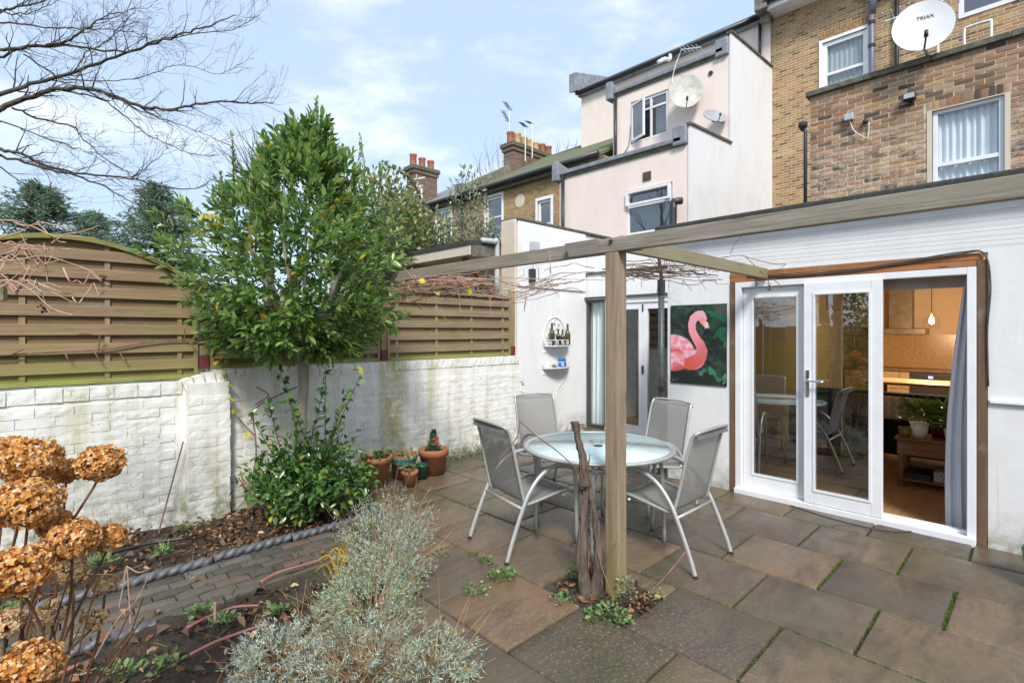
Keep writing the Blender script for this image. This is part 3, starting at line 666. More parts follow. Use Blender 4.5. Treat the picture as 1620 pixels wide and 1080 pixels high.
# ================================================================== our house: white extension, brick outrigger, main wall
def window_x(parent, x, y0, y1, z0, z1, fw=.07, vb=(), hb=(), frame='upvc', glass='dark_glass', dep=.07, bw=.05, sill=None, sash=0):
    m = MB(); m.box(x, x+dep, y0, y0+fw, z0, z1); m.box(x, x+dep, y1-fw, y1, z0, z1); m.box(x+.001, x+dep-.001, y0+fw, y1-fw, z1-fw, z1); m.box(x+.001, x+dep-.001, y0+fw, y1-fw, z0, z0+fw)
    w = obj('window', m, M[frame], parent, bevel=.004, world=True)
    for v in vb: m = MB().box(x+.003, x+dep-.003, v-bw/2, v+bw/2, z0+fw, z1-fw); o = obj('mullion', m, M[frame], w, bevel=.003)
    for h in hb: m = MB().box(x+.004, x+dep-.004, y0+fw, y1-fw, h-bw/2, h+bw/2); o = obj('transom', m, M[frame], w, bevel=.003)
    ys = [y0+fw*.8] + sorted(vb) + [y1-fw*.8]; zs = [z0+fw*.8] + sorted(hb) + [z1-fw*.8]
    for i in range(len(ys)-1):
        for j in range(len(zs)-1): obj('pane', MB().box(x+dep*.5, x+dep*.5+.006, ys[i]+.004, ys[i+1]-.004, zs[j]+.004, zs[j+1]-.004), M[glass], w)
    if sill: obj('sill', MB().box(x-sill, x+dep, y0-.04, y1+.04, z0-.06, z0-.002), M['upvc'], w, bevel=.004)
    return w
H = thing('terraced_house', 'brick terraced house with white flat roofed rear extension and patio doors', 'house', (5.25, 0, 0))
def hp(name, mb, mat, parent=H, **k): return obj(name, mb, mat, parent, world=(parent is H), **k)
hp('extension_wall', MB().panel('x', 5.25, -3.2, 2.90, -.3, 2.66, [(.272, 2.205, -.02, 2.205)], .24), M['white_render'])
hp('return_wall', MB().box(5.492, 7.0, 2.66, 2.899, -.3, 2.64), M['white_render'])
fr = MB(); fr.box(5.13, 9.995, -3.2, 3.0, 2.665, 2.775); hp('flat_roof', fr, M['felt'], bevel=.02)
hp('roof_drip_edge', MB().box(5.115, 5.13, -3.2, 3.0, 2.655, 2.69), M['lead'])
hp('infill_wall', MB().panel('x', 7.0, 2.90, 5.398, -.3, 2.93, [(2.99, 5.397, -.01, 2.14)], .22), M['white_render'])
hp('infill_roof', MB().box(6.97, 10.88, 3.0, 5.398, 2.932, 3.0), M['felt'])
hp('infill_lintel_strip', MB().box(6.965, 6.999, 2.95, 5.39, 2.155, 2.185), M['grey_frame'])
hp('infill_ledge', MB().box(6.975, 6.9985, 2.95, 5.39, 2.56, 2.60), M['coping'])
# brick outrigger with real bricks where the photograph shows them
OW = hp('outrigger_wall', MB().panel('x', 10.0, -3.2, 2.80, 2.5, 5.69, [(.345, 1.14, 3.70, 4.955)], .3), M['mortar'])
bsk = brick_meshes(6, .209, .0615, .05, .0016, 'brick', 3, 2, .003); bhd = brick_meshes(3, .098, .0615, .05, .0016, 'brick', 2, 2, .004)
nb = 0
for r in range(29):
    z = 5.652 - r*.0755
    if z < 3.58: break
    y = 2.80; k = 0
    while y > .02:
        ln = .1125 if ((r % 2 and k == 0)) else .225
        yc = y - ln/2
        a0, a1 = y-ln, y; cut = (.275, 1.235) if z > 4.97 else (.29, 1.195); pieces = [(a0, a1)]
        if z < 5.09: pieces = [q for q in ((a0, min(a1, cut[0])), (max(a0, cut[1]), a1)) if q[1]-q[0] > .035]
        for p0, p1 in pieces:                   # bricks beside the opening are cut to fit
            if nb >= 300: break
            o = link('brick', random.choice(bhd if ln < .2 else bsk), M['old_brick'], OW); nb += 1; o.scale = ((p1-p0)/ln, 1, 1)
            o.location = (9.998+random.uniform(-.002,.004)+.017, (p0+p1)/2, z); o.rotation_euler = (random.uniform(-.012,.012), random.uniform(-.006,.006), R(-90)+random.uniform(-.006,.006))
        y -= ln; k += 1
bar_ = brick_meshes(4, .066, .128, .05, .0016, 'arch_brick', 2, 2, .004)
for k in range(12):
    o = link('arch_brick', bar_[k % 4], M['old_brick'], OW); o.location = (10.012, .318+k*.0772, 5.024); o.rotation_euler = (0, 0, R(-90)); o.rotation_mode = 'ZYX'; o.rotation_euler = ((k-5.5)*-.012, 0, R(-90))
hp('window_surround', MB().panel('x', 9.985, .285, 1.20, 3.6, 4.955, [(.345, 1.14, 3.5, 4.94)], .05), M['beige_render'])
w = window_x(H, 10.03, .347, 1.138, 3.72, 4.95, .06, hb=(4.12,), glass='window_glass', dep=.08, bw=.06)
cm = MB().grid(lambda u, v: (10.14+.02*math.sin(u*70)+.012*math.sin(u*31+1), lerp(.30,1.18,u), lerp(3.6,5.0,v)), 90, 2); obj('net_curtain', cm, M['net_curtain'], w, True)
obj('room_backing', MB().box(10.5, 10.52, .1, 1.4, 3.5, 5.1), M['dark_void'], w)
for k in range(7): y1 = 2.86-k*.86; hp('coping_stone', MB().box(9.93, 10.33, max(-3.2, y1-.855), y1, 5.69, 5.785+random.uniform(-.006,.006)), M['coping'], bevel=.012)
hp('outrigger_side', MB().box(10.3, 15.94, 2.55, 2.799, 2.0, 5.69), M['stock_brick_x'])
hp('outrigger_roof', MB().box(10.3, 15.94, -3.2, 2.56, 5.55, 5.62), M['felt'])
# main rear wall
MW = hp('main_wall', MB().panel('x', 15.95, -3.2, 5.5, 2.0, 10.92, [(3.12, 4.17, 7.9, 9.50), (.3, 1.35, 8.9, 10.6)], .3), M['stock_brick'])
window_x(H, 15.97, 3.13, 4.16, 7.95, 9.49, .10, hb=(8.62,), glass='window_glass', dep=.1, bw=.07)
hp('window_trim', MB().panel('x', 15.92, 3.05, 4.24, 7.88, 9.58, [(3.13, 4.16, 7.8, 9.50)], .05), M['white_paint'], bevel=.01)
cm = MB().grid(lambda u, v: (16.10+.015*math.sin(u*60), lerp(3.1,4.2,u), lerp(7.9,9.5,v)), 60, 2); hp('lace_curtain', cm, cloth('lace_curtain', (.30,.34,.36), (.50,.55,.58), 18), smooth=True)
window_x(H, 15.97, .31, 1.34, 8.95, 10.59, .10, hb=(9.7,), dep=.1, bw=.07)
ab = MB()
for k in range(15): y = 3.12+k*.075; ab.box(15.935, 15.949, y-.034, y+.03, 9.60, 9.80)
hp('window_arch', ab, simple('arch_brick', (.36,.22,.10), .9, var=.45, scale=14))
hp('soffit', MB().box(15.40, 15.949, -3.2, 5.42, 10.74, 10.80), M['white_paint']); hp('fascia', MB().box(15.38, 15.40, -3.2, 5.42, 10.74, 10.93), M['white_paint'])
hp('gutter', MB().tube([(15.31,-3.2,10.94),(15.31,5.5,10.94)], .07, 10), M['black_pipe'], smooth=True)
hp('roof', MB().prism([(15.3,-3.2,10.96),(20.5,-3.2,14.0),(20.5,-3.2,13.85),(15.3,-3.2,10.86)], (0,8.7,0)), M['slate'])
hp('party_parapet', MB().prism([(15.55,5.42,10.9),(20.5,5.42,14.25),(20.5,5.42,13.7),(15.55,5.42,10.5)], (0,.25,0)), M['coping_stone'])
hp('parapet_stone', MB().box(15.25, 15.62, 5.38, 5.72, 10.75, 11.35), M['coping_stone'], bevel=.03)
dp = hp('soil_pipe', MB().tube([(15.86,3.02,6),(15.86,3.02,11)], .065, 12), M['blue_pipe'], smooth=True)
for z in (8.95, 9.55): obj('pipe_collar', MB().tube([(15.86,3.02,z-.04),(15.86,3.02,z+.04)], .08, 12), M['black_pipe'], dp)
obj('hopper', MB().tube([(15.86,3.02,9.75),(15.82,2.98,10.1),(15.80,2.95,10.25)], [.075,.10,.09], 10), M['blue_pipe'], dp, True)
hp('rain_pipe', MB().tube([(15.88,2.50,6),(15.88,2.50,11)], .045, 10), M['black_pipe'], smooth=True)
cp = hp('corner_pipe', MB().tube([(9.94,2.86,2.8),(9.94,2.86,5.10),(9.94,2.90,5.18)], .03, 8), M['black_pipe'], smooth=True)
obj('hopper_head', MB().lathe([(.03,5.12),(.075,5.20),(.075,5.26),(.03,5.27)], (9.94,2.90,0), 12), M['black_pipe'], cp)
# things fixed on the outrigger
jb = thing('junction_box', 'white cable junction box high on the old brick outrigger', 'junction box', (9.97, 2.20, 5.10))
obj('case', MB().box(9.90, 9.985, 2.14, 2.27, 5.10, 5.21), M['grey_plastic'], jb, bevel=.01, world=True)
obj('cable', MB().tube(smooth_path([(9.95,2.20,5.10),(9.95,2.14,4.92),(9.95,2.03,4.80),(9.96,1.95,4.76),(9.96,1.93,5.0)]), .008, 6), M['cable_white'], jb, True, world=True)
ff = thing('floodlight', 'small black security floodlight on the old brick above the net curtained window', 'light', (9.97, 1.40, 5.20))
obj('housing', MB().box(9.86, 9.97, 1.32, 1.48, 5.17, 5.28), M['dark_plastic'], ff, bevel=.01, world=True); obj('lens', MB().box(9.853, 9.859, 1.335, 1.465, 5.185, 5.262), M['grey_plastic'], ff, world=True); obj('bracket', MB().box(9.97, 10.0, 1.38, 1.42, 5.12, 5.2), M['dark_plastic'], ff, world=True)
sl = thing('sensor', 'small dark sensor with white lead beside the junction box', 'sensor', (9.97, 2.0, 5.0))
obj('body', MB().lathe([(.0,4.98),(.035,4.99),(.04,5.03),(.02,5.06),(.0,5.06)], (9.95,1.98,0), 12), M['dark_plastic'], sl, True, world=True)
hr = thing('hoop_rail', 'white hooped handrail on the coping right of the large satellite dish', 'rail', (10.1, .7, 5.785))
obj('tube', MB().tube(smooth_path([(10.1,.78,5.78),(10.1,.78,6.05),(10.1,.74,6.09),(10.1,.52,6.09),(10.1,.49,6.05),(10.1,.49,5.78)], 4), .018, 8), M['white_metal'], hr, True, world=True)

def dish(name, label, c, nrm, rad_x, rad_y, mat, text=None, mount=None):
    t = thing(name, label, 'satellite dish', c); n = Vector(nrm).normalized(); up = Vector((0,0,1)); s = up.cross(n).normalized(); u = n.cross(s)
    def P(a, r, d): return s*(math.cos(a)*r*rad_x) + u*(math.sin(a)*r*rad_y) + n*d
    m = MB(); nr, na = 8, 40
    for side, off in ((0, 0.0), (1, -.012)):
        b = len(m.v)
        for i in range(nr+1):
            for k in range(na): r = i/nr; m.v.append(tuple(P(2*math.pi*k/na, r, .16*rad_x*r*r + off)))
        for i in range(nr):
            for k in range(na): a0 = b+i*na+k; a1 = b+i*na+(k+1) % na; m.f.append((a0, a1, a1+na, a0+na))
    obj('reflector', m, mat, t, True)
    m = MB().tube([P(-math.pi/2, .98, .16*rad_x), P(-math.pi/2, .78, .62*rad_x)], .013, 6); obj('feed_arm', m, M['dark_plastic'], t)
    m = MB().tube([P(-math.pi/2, .80, .60*rad_x), P(-math.pi/2, .60, .70*rad_x)], [.030,.024], 8); obj('feed_horn', m, M['dark_plastic'], t, True)
    mt = Vector(mount) - Vector(c) if mount else -n*.35
    m = MB().tube([-n*.02, -n*.12, mt*.6 - n*.05, mt], .022, 8); obj('mount', m, M['grey_plastic'], t, True)
    if text:
        cu = bpy.data.curves.new('lettering', 'FONT'); cu.body = text; cu.size = .075; cu.align_x = 'CENTER'; cu.extrude = .002
        to = bpy.data.objects.new('lettering', cu); me = bpy.data.meshes.new_from_object(to); bpy.data.objects.remove(to)
        o = link('lettering', me, M['dark_plastic'], t)
        mt_ = Matrix((s, u, n)).transposed().to_4x4(); mt_.translation = u*(.34*rad_y) + n*(.16*rad_x*.14+.013) + s*(.04); o.matrix_local = mt_
    return t
dish('satellite_dish', 'large clean white dish with dark lettering above the brick outrigger', (9.85, 1.24, 6.18), (-.86,-.24,.22), .38, .43, M['dish_white'], 'TRIAX', (10.15,1.2,5.8))
for k, yy in enumerate((1.02,)):
    a = thing('roof_aerial', 'white multi element aerial behind the large white dish', 'aerial', (11.2, 1.75, 5.6))
    obj('mast', MB().tube([(11.2,1.2,5.6),(11.2,1.2,7.35)], .02, 6), M['white_metal'], a, world=True)
    m = MB(); m.tube([(11.2,.95,7.15),(11.0,1.9,7.05)], .012, 6)
    for q in range(9): f_ = q/8; m.tube([(11.2-.2*f_-.22, .95+.95*f_, 7.15-.1*f_+.06), (11.2-.2*f_+.22, .95+.95*f_, 7.15-.1*f_-.02)], .009, 5)
    obj('elements', m, M['white_metal'], a, world=True)
# ------------------------------------------------------------------ patio doors
DF = MB(); xo, xi = 5.228, 5.325
DF.box(xo, xi, 2.085, 2.145, .0, 2.10); DF.box(xo, xi, .335, .39, .0, 2.10); DF.box(xo+.001, xi-.001, .39, 2.085, 2.045, 2.10)
hp('patio_door_frame', DF, M['upvc'], bevel=.004)
DS = MB(); DS.box(5.19, 5.34, .337, 2.143, -.02, .045); DS.box(5.275, 5.285, .39, 2.085, .045, .07); DS.box(5.315, 5.325, .39, 2.085, .045, .07); hp('door_sill', DS, M['upvc'], bevel=.004)
def leaf(name, label, x, y0, y1, z0, z1, st, rb, rt):
    m = MB(); d = .045
    m.box(x, x+d, y0, y0+st, z0, z1); m.box(x, x+d, y1-st, y1, z0, z1); m.box(x+.001, x+d-.001, y0+st, y1-st, z0, z0+rb); m.box(x+.001, x+d-.001, y0+st, y1-st, z1-rt, z1)
    o = hp(name, m, M['upvc'], bevel=.004); o['label'] = label
    obj('glazing_bead', MB().panel('x', x-.006, y0+st-.004, y1-st+.004, z0+rb-.004, z1-rt+.004, [(y0+st+.014, y1-st-.014, z0+rb+.014, z1-rt-.014)], .02), M['upvc'], o)
    obj('pane', MB().box(x+.02, x+.026, y0+st+.001, y1-st-.001, z0+rb+.001, z1-rt-.001), M['glass'], o); return o
l1 = leaf('door_leaf', 'fixed door leaf', 5.272, 1.492, 2.082, .05, 2.043, .085, .14, .09)
l2 = leaf('door_leaf', 'sliding door leaf with lever handle', 5.205, .918, 1.512, .05, 2.05, .08, .115, .095)
hd = MB().box(5.192, 5.206, 1.462, 1.490, 1.02, 1.26); hm = obj('handle_plate', hd, M['chrome'], l2, bevel=.004)
obj('lever', MB().tube(smooth_path([(5.205,1.476,1.165),(5.155,1.476,1.165),(5.145,1.455,1.165),(5.145,1.335,1.160)], 5), .0095, 10), M['chrome'], l2, True)
sr = MB(); 
hp('timber_head', MB().box(5.232, 5.30, .333, 2.19, 2.102, 2.148), M['orange_timber'], bevel=.004); hp('timber_head', MB().box(5.238, 5.30, .30, 2.20, 2.151, 2.20), M['orange_timber'], bevel=.004)
hp('timber_post', MB().box(5.236, 5.33, 2.147, 2.20, -.02, 2.101), M['orange_timber_z'], bevel=.004)
hp('timber_post', MB().box(5.228, 5.33, .277, .333, -.02, 2.149), M['orange_timber_z'], bevel=.004)
hp('blind_cassette', MB().box(5.42, 5.52, .36, 2.1, 1.965, 2.09), simple('blind_fabric', (.40,.39,.36), .8), bevel=.008)
# bifold doors in the infill
w0 = window_x(H, 7.02, 5.0, 5.396, .01, 2.13, .035, frame='grey_frame', glass='window_glass', dep=.09); w0['label'] = 'narrow dark grey framed side light'
BF = MB(); BF.box(7.0, 7.1, 4.925, 4.998, 0, 2.138); BF.box(7.0, 7.1, 2.992, 3.04, 0, 2.138); BF.box(7.001, 7.099, 3.04, 4.925, 2.06, 2.138); BF.box(6.98, 7.1, 2.992, 4.998, -.02, .03); hp('bifold_frame', BF, M['upvc'], bevel=.004)
def bleaf(y0, y1):
    o = hp('bifold_leaf', MB().panel('x', 7.02, y0, y1, .035, 2.055, [(y0+.075, y1-.075, .13, 1.96)], .055), M['upvc'], bevel=.003)
    obj('pane', MB().box(7.045, 7.051, y0+.074, y1-.074, .129, 1.961), M['window_glass'], o); return o
b1 = bleaf(4.30, 4.922); b2 = bleaf(3.672, 4.296); b3 = bleaf(3.043, 3.668)
obj('bolt_handle', MB().box(6.995, 7.02, 4.285, 4.31, .95, 1.08), M['dark_plastic'], b1, bevel=.003); obj('hinge', MB().box(7.008, 7.022, 4.288, 4.308, 1.92, 2.03), M['dark_plastic'], b1)
cm = MB().grid(lambda u, v: (7.155+.028*math.sin(u*26+.8*v)+.010*math.sin(u*57), lerp(5.02,5.39,u)-.05*(1-u)*v*1.2, lerp(.02,2.12,v)), 60, 12)
ct = obj('curtain', cm, M['curtain_pale'], None, True); tag(ct, 'pale blue white curtain behind the narrow side light', 'curtain')
# drain pipe at the corner of the extension
dpp = MB().tube([(5.19,2.945,.0),(5.19,2.945,2.15)], .034, 12); dpo = hp('downpipe', dpp, M['blue_pipe'], smooth=True)
dpo.data.materials.clear(); dpo.data.materials.append(simple('slate_grey_pipe', (.055,.06,.07), .45, var=.4, scale=20))
obj('pipe_collar', MB().tube([(5.19,2.945,.95),(5.19,2.945,1.0)], .042, 12), M['black_pipe'], dpo); obj('pipe_socket', MB().tube([(5.19,2.945,2.02),(5.19,2.945,2.18)], .043, 12), M['black_pipe'], dpo)
obj('pipe_offset', MB().tube(smooth_path([(5.19,2.945,2.1),(5.19,2.945,2.22),(5.20,2.97,2.34),(5.22,3.0,2.62)],4), .02, 8), M['black_pipe'], dpo, True)
hp('dado_rail', MB().box(5.222, 5.249, -3.2, .262, 1.075, 1.10), M['white_paint'], bevel=.004)
for k in range(5):
    z = 2.27+k*.075; o = obj('wall_wire', MB().tube([(5.225,2.86,z+.03),(5.225,-3.0,z)], .0016, 4), M['wire']); tag(o, ['lowest','second lowest','middle','second highest','highest'][k]+' of the thin vine wires on the wall above the patio doors', 'wire', 'vine wires above the doors')
cb = MB(); 
for off in (0, .012): cb.tube(smooth_path([(5.222,2.02,2.155+off),(5.221,1.6,2.125+off),(5.221,1.1,2.135+off),(5.221,.75,2.17+off),(5.221,.42,2.205+off),(5.223,.29,2.19),(5.221,.268-off,1.95),(5.222,.274,1.6),(5.221,.268,1.2)],6), .006, 6)
tag(obj('cable', cb, M['cable_dark'], None, True), 'two dark cables looped over the orange timber door head', 'cable')
tag(obj('hose', MB().tube(smooth_path([(5.14,1.60,.008),(5.05,1.3,.006),(5.02,1.05,.006),(5.06,.85,.006),(5.17,.72,.006)],6), .006, 6), M['cable_dark'], None, True), 'thin dark hose lying along the patio door sill', 'hose')
# ------------------------------------------------------------------ party wall
PW = thing('party_wall', 'tall white rendered boundary wall carrying the two scroll shelves', 'wall', (5.35, 5.55, -.3))
obj('wall', MB().box(5.36, 10.89, 5.40, 5.70, -.3, 3.25), M['white_render'], PW, world=True)
obj('upper_render', MB().box(5.362, 6.98, 5.372, 5.3995, 2.28, 3.25), M['white_render'], PW, bevel=.006, world=True)
obj('end_pier', MB().box(5.31, 5.359, 5.385, 5.705, 1.0, 3.27), M['beige_render'], PW, bevel=.02, world=True)
obj('coping', MB().box(5.33, 10.89, 5.36, 5.73, 3.255, 3.30), M['coping'], PW, bevel=.012, world=True)
mbx = thing('meter_box', 'small grey box high on the white boundary wall under the coping', 'box', PY(844,390,5.37)); obj('case', MB().box(-.09,.09,-.05,.0,-.07,.07), M['grey_plastic'], mbx, bevel=.008)
wl = thing('wall_lamp', 'black bracket lamp with conduit on the white boundary wall', 'lamp', PY(839,436,5.37)); obj('body', MB().box(-.045,.045,-.08,0,-.10,.10), M['dark_plastic'], wl, bevel=.012); obj('conduit', MB().tube([(.05,-.012,.0),(.05,-.012,.45)], .008, 6), M['grey_plastic'], wl)
# ------------------------------------------------------------------ neighbour's lean-to behind the fence
LT = thing('lean_to', 'neighbour\'s beige lean-to with dark felt roof edge behind the fence', 'lean-to', (5.3, 7.2, -.3))
obj('wall', MB().box(5.45, 9.0, 5.72, 10.5, -.3, 2.75), M['beige_render'], LT, world=True)
obj('roof', MB().prism([(4.72,5.74,2.93),(9.2,5.74,3.18),(9.2,5.74,3.10),(4.72,5.74,2.86)], (0,5.0,0)), M['felt'], LT, world=True)
obj('fascia', MB().box(4.735, 4.765, 5.75, 10.7, 2.72, 2.862), M['beige_render'], LT, world=True); obj('gable_board', MB().prism([(4.77,5.742,2.70),(7.5,5.742,2.86),(7.5,5.742,3.0),(4.77,5.742,2.862)], (0,.03,0)), M['coping'], LT, world=True)
obj('soffit', MB().box(4.766, 5.449, 5.773, 10.6, 2.71, 2.73), M['beige_render'], LT, world=True)
obj('strut', MB().bar((5.44,5.95,2.15), (4.80,5.95,2.70), .07, .07), simple('rust_brown_timber', (.16,.06,.03), .8, var=.3), LT, world=True)
obj('rain_pipe', MB().tube(smooth_path([(4.95,5.73,2.95),(5.18,5.70,2.95),(5.25,5.72,2.92),(5.25,5.72,2.2)],4), .04, 10), M['grey_plastic'], LT, True, world=True)
window_x(LT, 5.40, 5.80, 6.5, 1.95, 2.45, .05).location = -LT.location

# ================================================================== pink rendered house next door
K = thing('pink_house', 'pale pink rendered house with stepped white sided rear wings', 'house', (10.9, 5.5, -.3))
def kp(name, mb, mat, **k): return obj(name, mb, mat, K, world=True, **k)
kp('lower_wing', MB().panel('x', 10.9, 5.51, 9.30, -.3, 5.95, [(5.90, 7.15, 3.95, 5.06)], .25), M['pink_render'])
kp('lower_wing_left_side', MB().box(11.16, 15.9, 9.05, 9.30, -.3, 5.9), M['pink_render'])
kp('upper_wing', MB().panel('x', 13.1, 5.51, 9.05, 5.6, 8.82, [(7.22, 8.43, 7.12, 8.36)], .25), M['pink_render'])
kp('upper_wing_left_side', MB().box(13.36, 15.9, 8.8, 9.05, 5.6, 8.75), M['pink_render'])
kp('main_wall', MB().box(15.95, 16.25, 5.51, 12.5, -.3, 10.9), M['pink_render'])
sw = MB(); sw.prism([(10.88,5.46,-.3),(15.94,5.46,-.3),(15.94,5.46,9.30),(13.08,5.46,9.18),(13.08,5.46,6.36),(10.88,5.46,6.24)], (0,.05,0)); kp('white_side_wall', sw, M['white_render_high'])
bk = MB(); bk.box(11.15, 13.1, 5.511, 5.75, 5.9, 6.22); bk.box(13.36, 15.9, 5.511, 5.75, 8.7, 9.16); kp('parapet_back', bk, M['pink_render'])
kp('lower_roof', MB().box(11.0, 13.1, 5.75, 9.1, 5.75, 5.88), M['lead']); kp('upper_roof', MB().box(13.2, 15.9, 5.75, 8.9, 8.6, 8.74), M['lead'])
kp('side_coping', MB().bar((10.84,5.50,6.26),(13.06,5.50,6.385), .16, .05), M['coping']); kp('side_coping', MB().bar((13.05,5.50,9.205),(15.9,5.50,9.33), .16, .05), M['coping'])
kp('front_coping', MB().box(10.80, 10.98, 5.64, 9.33, 5.90, 6.01), M['lead'], bevel=.02); kp('front_coping', MB().box(13.0, 13.18, 5.64, 9.08, 8.76, 8.88), M['lead'], bevel=.02)
kp('gutter_strip', MB().box(10.86, 10.899, 5.6, 9.3, 5.82, 5.87), M['coping']); kp('gutter_strip', MB().box(13.06, 13.099, 5.6, 9.05, 8.68, 8.73), M['coping'])
for x, y, z in ((10.72,9.22,6.0),(12.92,8.98,8.86)): kp('parapet_end', MB().prism([(x,y,z-.25),(x+.6,y,z-.25),(x+.6,y,z+.12),(x,y,z+.28)], (0,.22,0)), M['lead'], bevel=.02)
for x, y, z in ((10.80,5.52,6.02),(13.0,5.52,8.86)): kp('lead_saddle', MB().prism([(x,y,z-.2),(x+.4,y,z-.2),(x+.4,y,z+.34),(x,y,z+.24)], (0,.34,0)), M['lead'], bevel=.03)
kp('gutter', MB().tube([(15.75,5.5,10.86),(15.75,12.6,10.86)], .075, 10), M['black_pipe'], smooth=True); kp('fascia', MB().box(15.80, 15.949, 5.5, 12.55, 10.72, 10.95), M['lead'])
kp('roof', MB().prism([(15.7,5.7,10.95),(20.5,5.7,13.7),(20.5,5.7,13.55),(15.7,5.7,10.85)], (0,6.9,0)), M['slate'])
kp('lead_parapet', MB().prism([(15.5,12.45,10.85),(17.6,12.45,11.65),(17.6,12.45,12.1),(15.5,12.45,11.55)], (0,.3,0)), M['lead'])
pp = kp('rain_pipe', MB().tube([(13.04,8.92,8.7),(13.04,8.92,6.1)], .045, 8), M['black_pipe'], smooth=True); kp('rain_pipe', MB().tube([(10.84,9.13,5.9),(10.84,9.13,3.0)], .045, 8), M['black_pipe'], smooth=True)
kp('swan_neck', MB().tube(smooth_path([(15.75,8.6,10.85),(15.6,8.55,10.6),(15.2,8.5,10.45),(14.8,8.5,10.2)],4), .06, 8), M['white_paint'], smooth=True)
kp('rain_pipe', MB().tube([(15.86,5.78,10.8),(15.86,5.78,9.3)], .045, 8), M['black_pipe'], smooth=True)
w = window_x(K, 10.93, 5.91, 7.14, 3.97, 5.05, .06, hb=(4.66,), dep=.08, bw=.06); 
kp('open_fanlight', MB().panel('x', 10.83, 5.93, 7.12, 4.68, 5.03, [(5.99, 7.06, 4.73, 4.98)], .05), M['upvc']).rotation_euler = (0,0,0)
w = window_x(K, 13.13, 7.24, 8.41, 7.14, 8.35, .06, vb=(7.78,), hb=(8.02,), dep=.08, bw=.06)
oc = MB().panel('y', 0, -.62, 0, 0, 1.08, [(-.56, -.06, .06, 1.02)], .05); cs = obj('open_casement', oc, M['upvc'], K); cs.location = Vector((13.12, 8.38, 7.18)) - K.location; cs.rotation_euler = (0,0,R(20))
obj('pane', MB().box(-.57, -.05, .022, .028, .05, 1.03), M['dark_glass'], cs)
cs.rotation_euler = (0,0,R(66))
kp('vent', MB().box(10.87, 10.899, 6.45, 6.66, 5.22, 5.42), simple('brown_vent', (.09,.06,.05), .8, var=.3)); kp('vent', MB().tube([(13.07,6.0,8.35),(13.1,6.0,8.35)], .06, 12), M['dark_plastic'])
kp('flue', MB().tube(smooth_path([(10.6,5.72,2.9),(10.6,5.72,4.35),(10.62,5.66,4.50),(10.72,5.58,4.52)],4), .08, 12), M['dark_plastic'], smooth=True)
kp('crack_stain', MB().tube(smooth_path([(13.09,8.95,6.2),(13.09,8.8,6.75),(13.09,8.5,7.1),(13.09,8.42,7.7)],4), .02, 5, sx=.4), M['lead'], smooth=True)
c = PX(1085,146,12.75); dish('satellite_dish', 'large stained white dish beside the open window of the pink house', c, (-.80,-.52,.12), .42, .47, M['dish_old'], None, (13.1, c.y+.05, c.z-.3))
c = PX(1130,186,12.8); dish('satellite_dish', 'small grey dish on the pink house next to the stepped white wall', c, (-.42,-.62,.50), .32, .25, M['dish_grey'], None, (13.1, c.y-.1, c.z-.05))
a = thing('roof_aerial', 'white aerial lying over the eaves of the pink house', 'aerial', (13.0, 6.6, 8.88))
m = MB(); m.tube([(12.95,6.9,8.9),(12.95,6.75,9.2),(12.95,6.2,9.05)], .015, 6)
for q in range(5): m.tube([(12.75,6.72-q*.12,9.2-q*.035),(13.15,6.72-q*.12,9.2-q*.035)], .009, 5)
m.tube(smooth_path([(12.95,6.9,8.9),(12.93,7.0,8.5),(12.93,6.95,8.2)],4), .012, 5); obj('elements', m, M['white_metal'], a, world=True)
# ================================================================== brick terrace further left
def terr(label, y0, y1, bmat, wins, rmat, loc):
    T = thing('terraced_house', label, 'house', loc)
    def tp(name, mb, mat, **k): return obj(name, mb, mat, T, world=True, **k)
    tp('wall', MB().panel('x', 13.0, y0, y1, -.3, 7.02, [(a+.0, b, c, d) for a, b, c, d, *_ in wins], .3), M[bmat])
    tp('roof', MB().prism([(12.75,y0,7.02),(17.2,y0,9.45),(17.2,y0,9.3),(12.75,y0,6.92)], (0,y1-y0,0)), M[rmat])
    tp('gutter', MB().tube([(12.70,y0,7.0),(12.70,y1,7.0)], .08, 10), M['black_pipe'], smooth=True); tp('fascia', MB().box(12.80, 12.999, y0, y1, 6.80, 6.99), M['coping'])
    for a, b, c, d, vb, hb in wins:
        w = window_x(T, 13.04, a+.01, b-.01, c+.01, d-.01, .09, vb=vb, hb=hb, dep=.09, bw=.055); w.location = -Vector(loc)
        o = tp('window_surround', MB().panel('x', 12.975, a-.07, b+.07, c-.1, d+.09, [(a+.01, b-.01, c-.2, d-.01)], .03), M['white_paint'])
    return T, tp
T1, tp1 = terr('orange brick terraced house with mossy green tiled roof next to the pink house', 9.32, 16.0, 'house_brick', [(13.87,14.80,5.0,6.68,(),(5.9,)), (11.45,12.10,5.2,6.10,(),())], 'moss_roof', (13,12.5,-.3))
T2, tp2 = terr('paler brick terraced house with grey slate roof at the far left', 16.01, 22.5, 'house_brick_pale', [(16.95,17.95,4.7,6.70,(17.45,),(5.75,))], 'slate', (13,19,-.3))
tp1('party_parapet', MB().prism([(12.7,15.85,7.0),(17.3,15.85,9.5),(17.3,15.85,9.85),(12.7,15.85,7.35)], (0,.3,0)), M['coping_stone']); tp1('parapet_stone', MB().box(12.6, 12.95, 15.8, 16.2, 6.95, 7.42), M['coping_stone'])
tp1('wall_patch', MB().lathe([(.0,0),(.25,.0),(.22,.012),(.0,.014)], (0,0,0), 12), M['beige_render']).matrix_local = Matrix.Translation(Vector((12.99,12.95,6.25))-T1.location) @ Matrix.Rotation(R(-90),4,'Y')
tp2('rain_pipe', MB().tube([(12.92,16.15,7.0),(12.92,16.15,3.0)], .05, 8), M['black_pipe'])
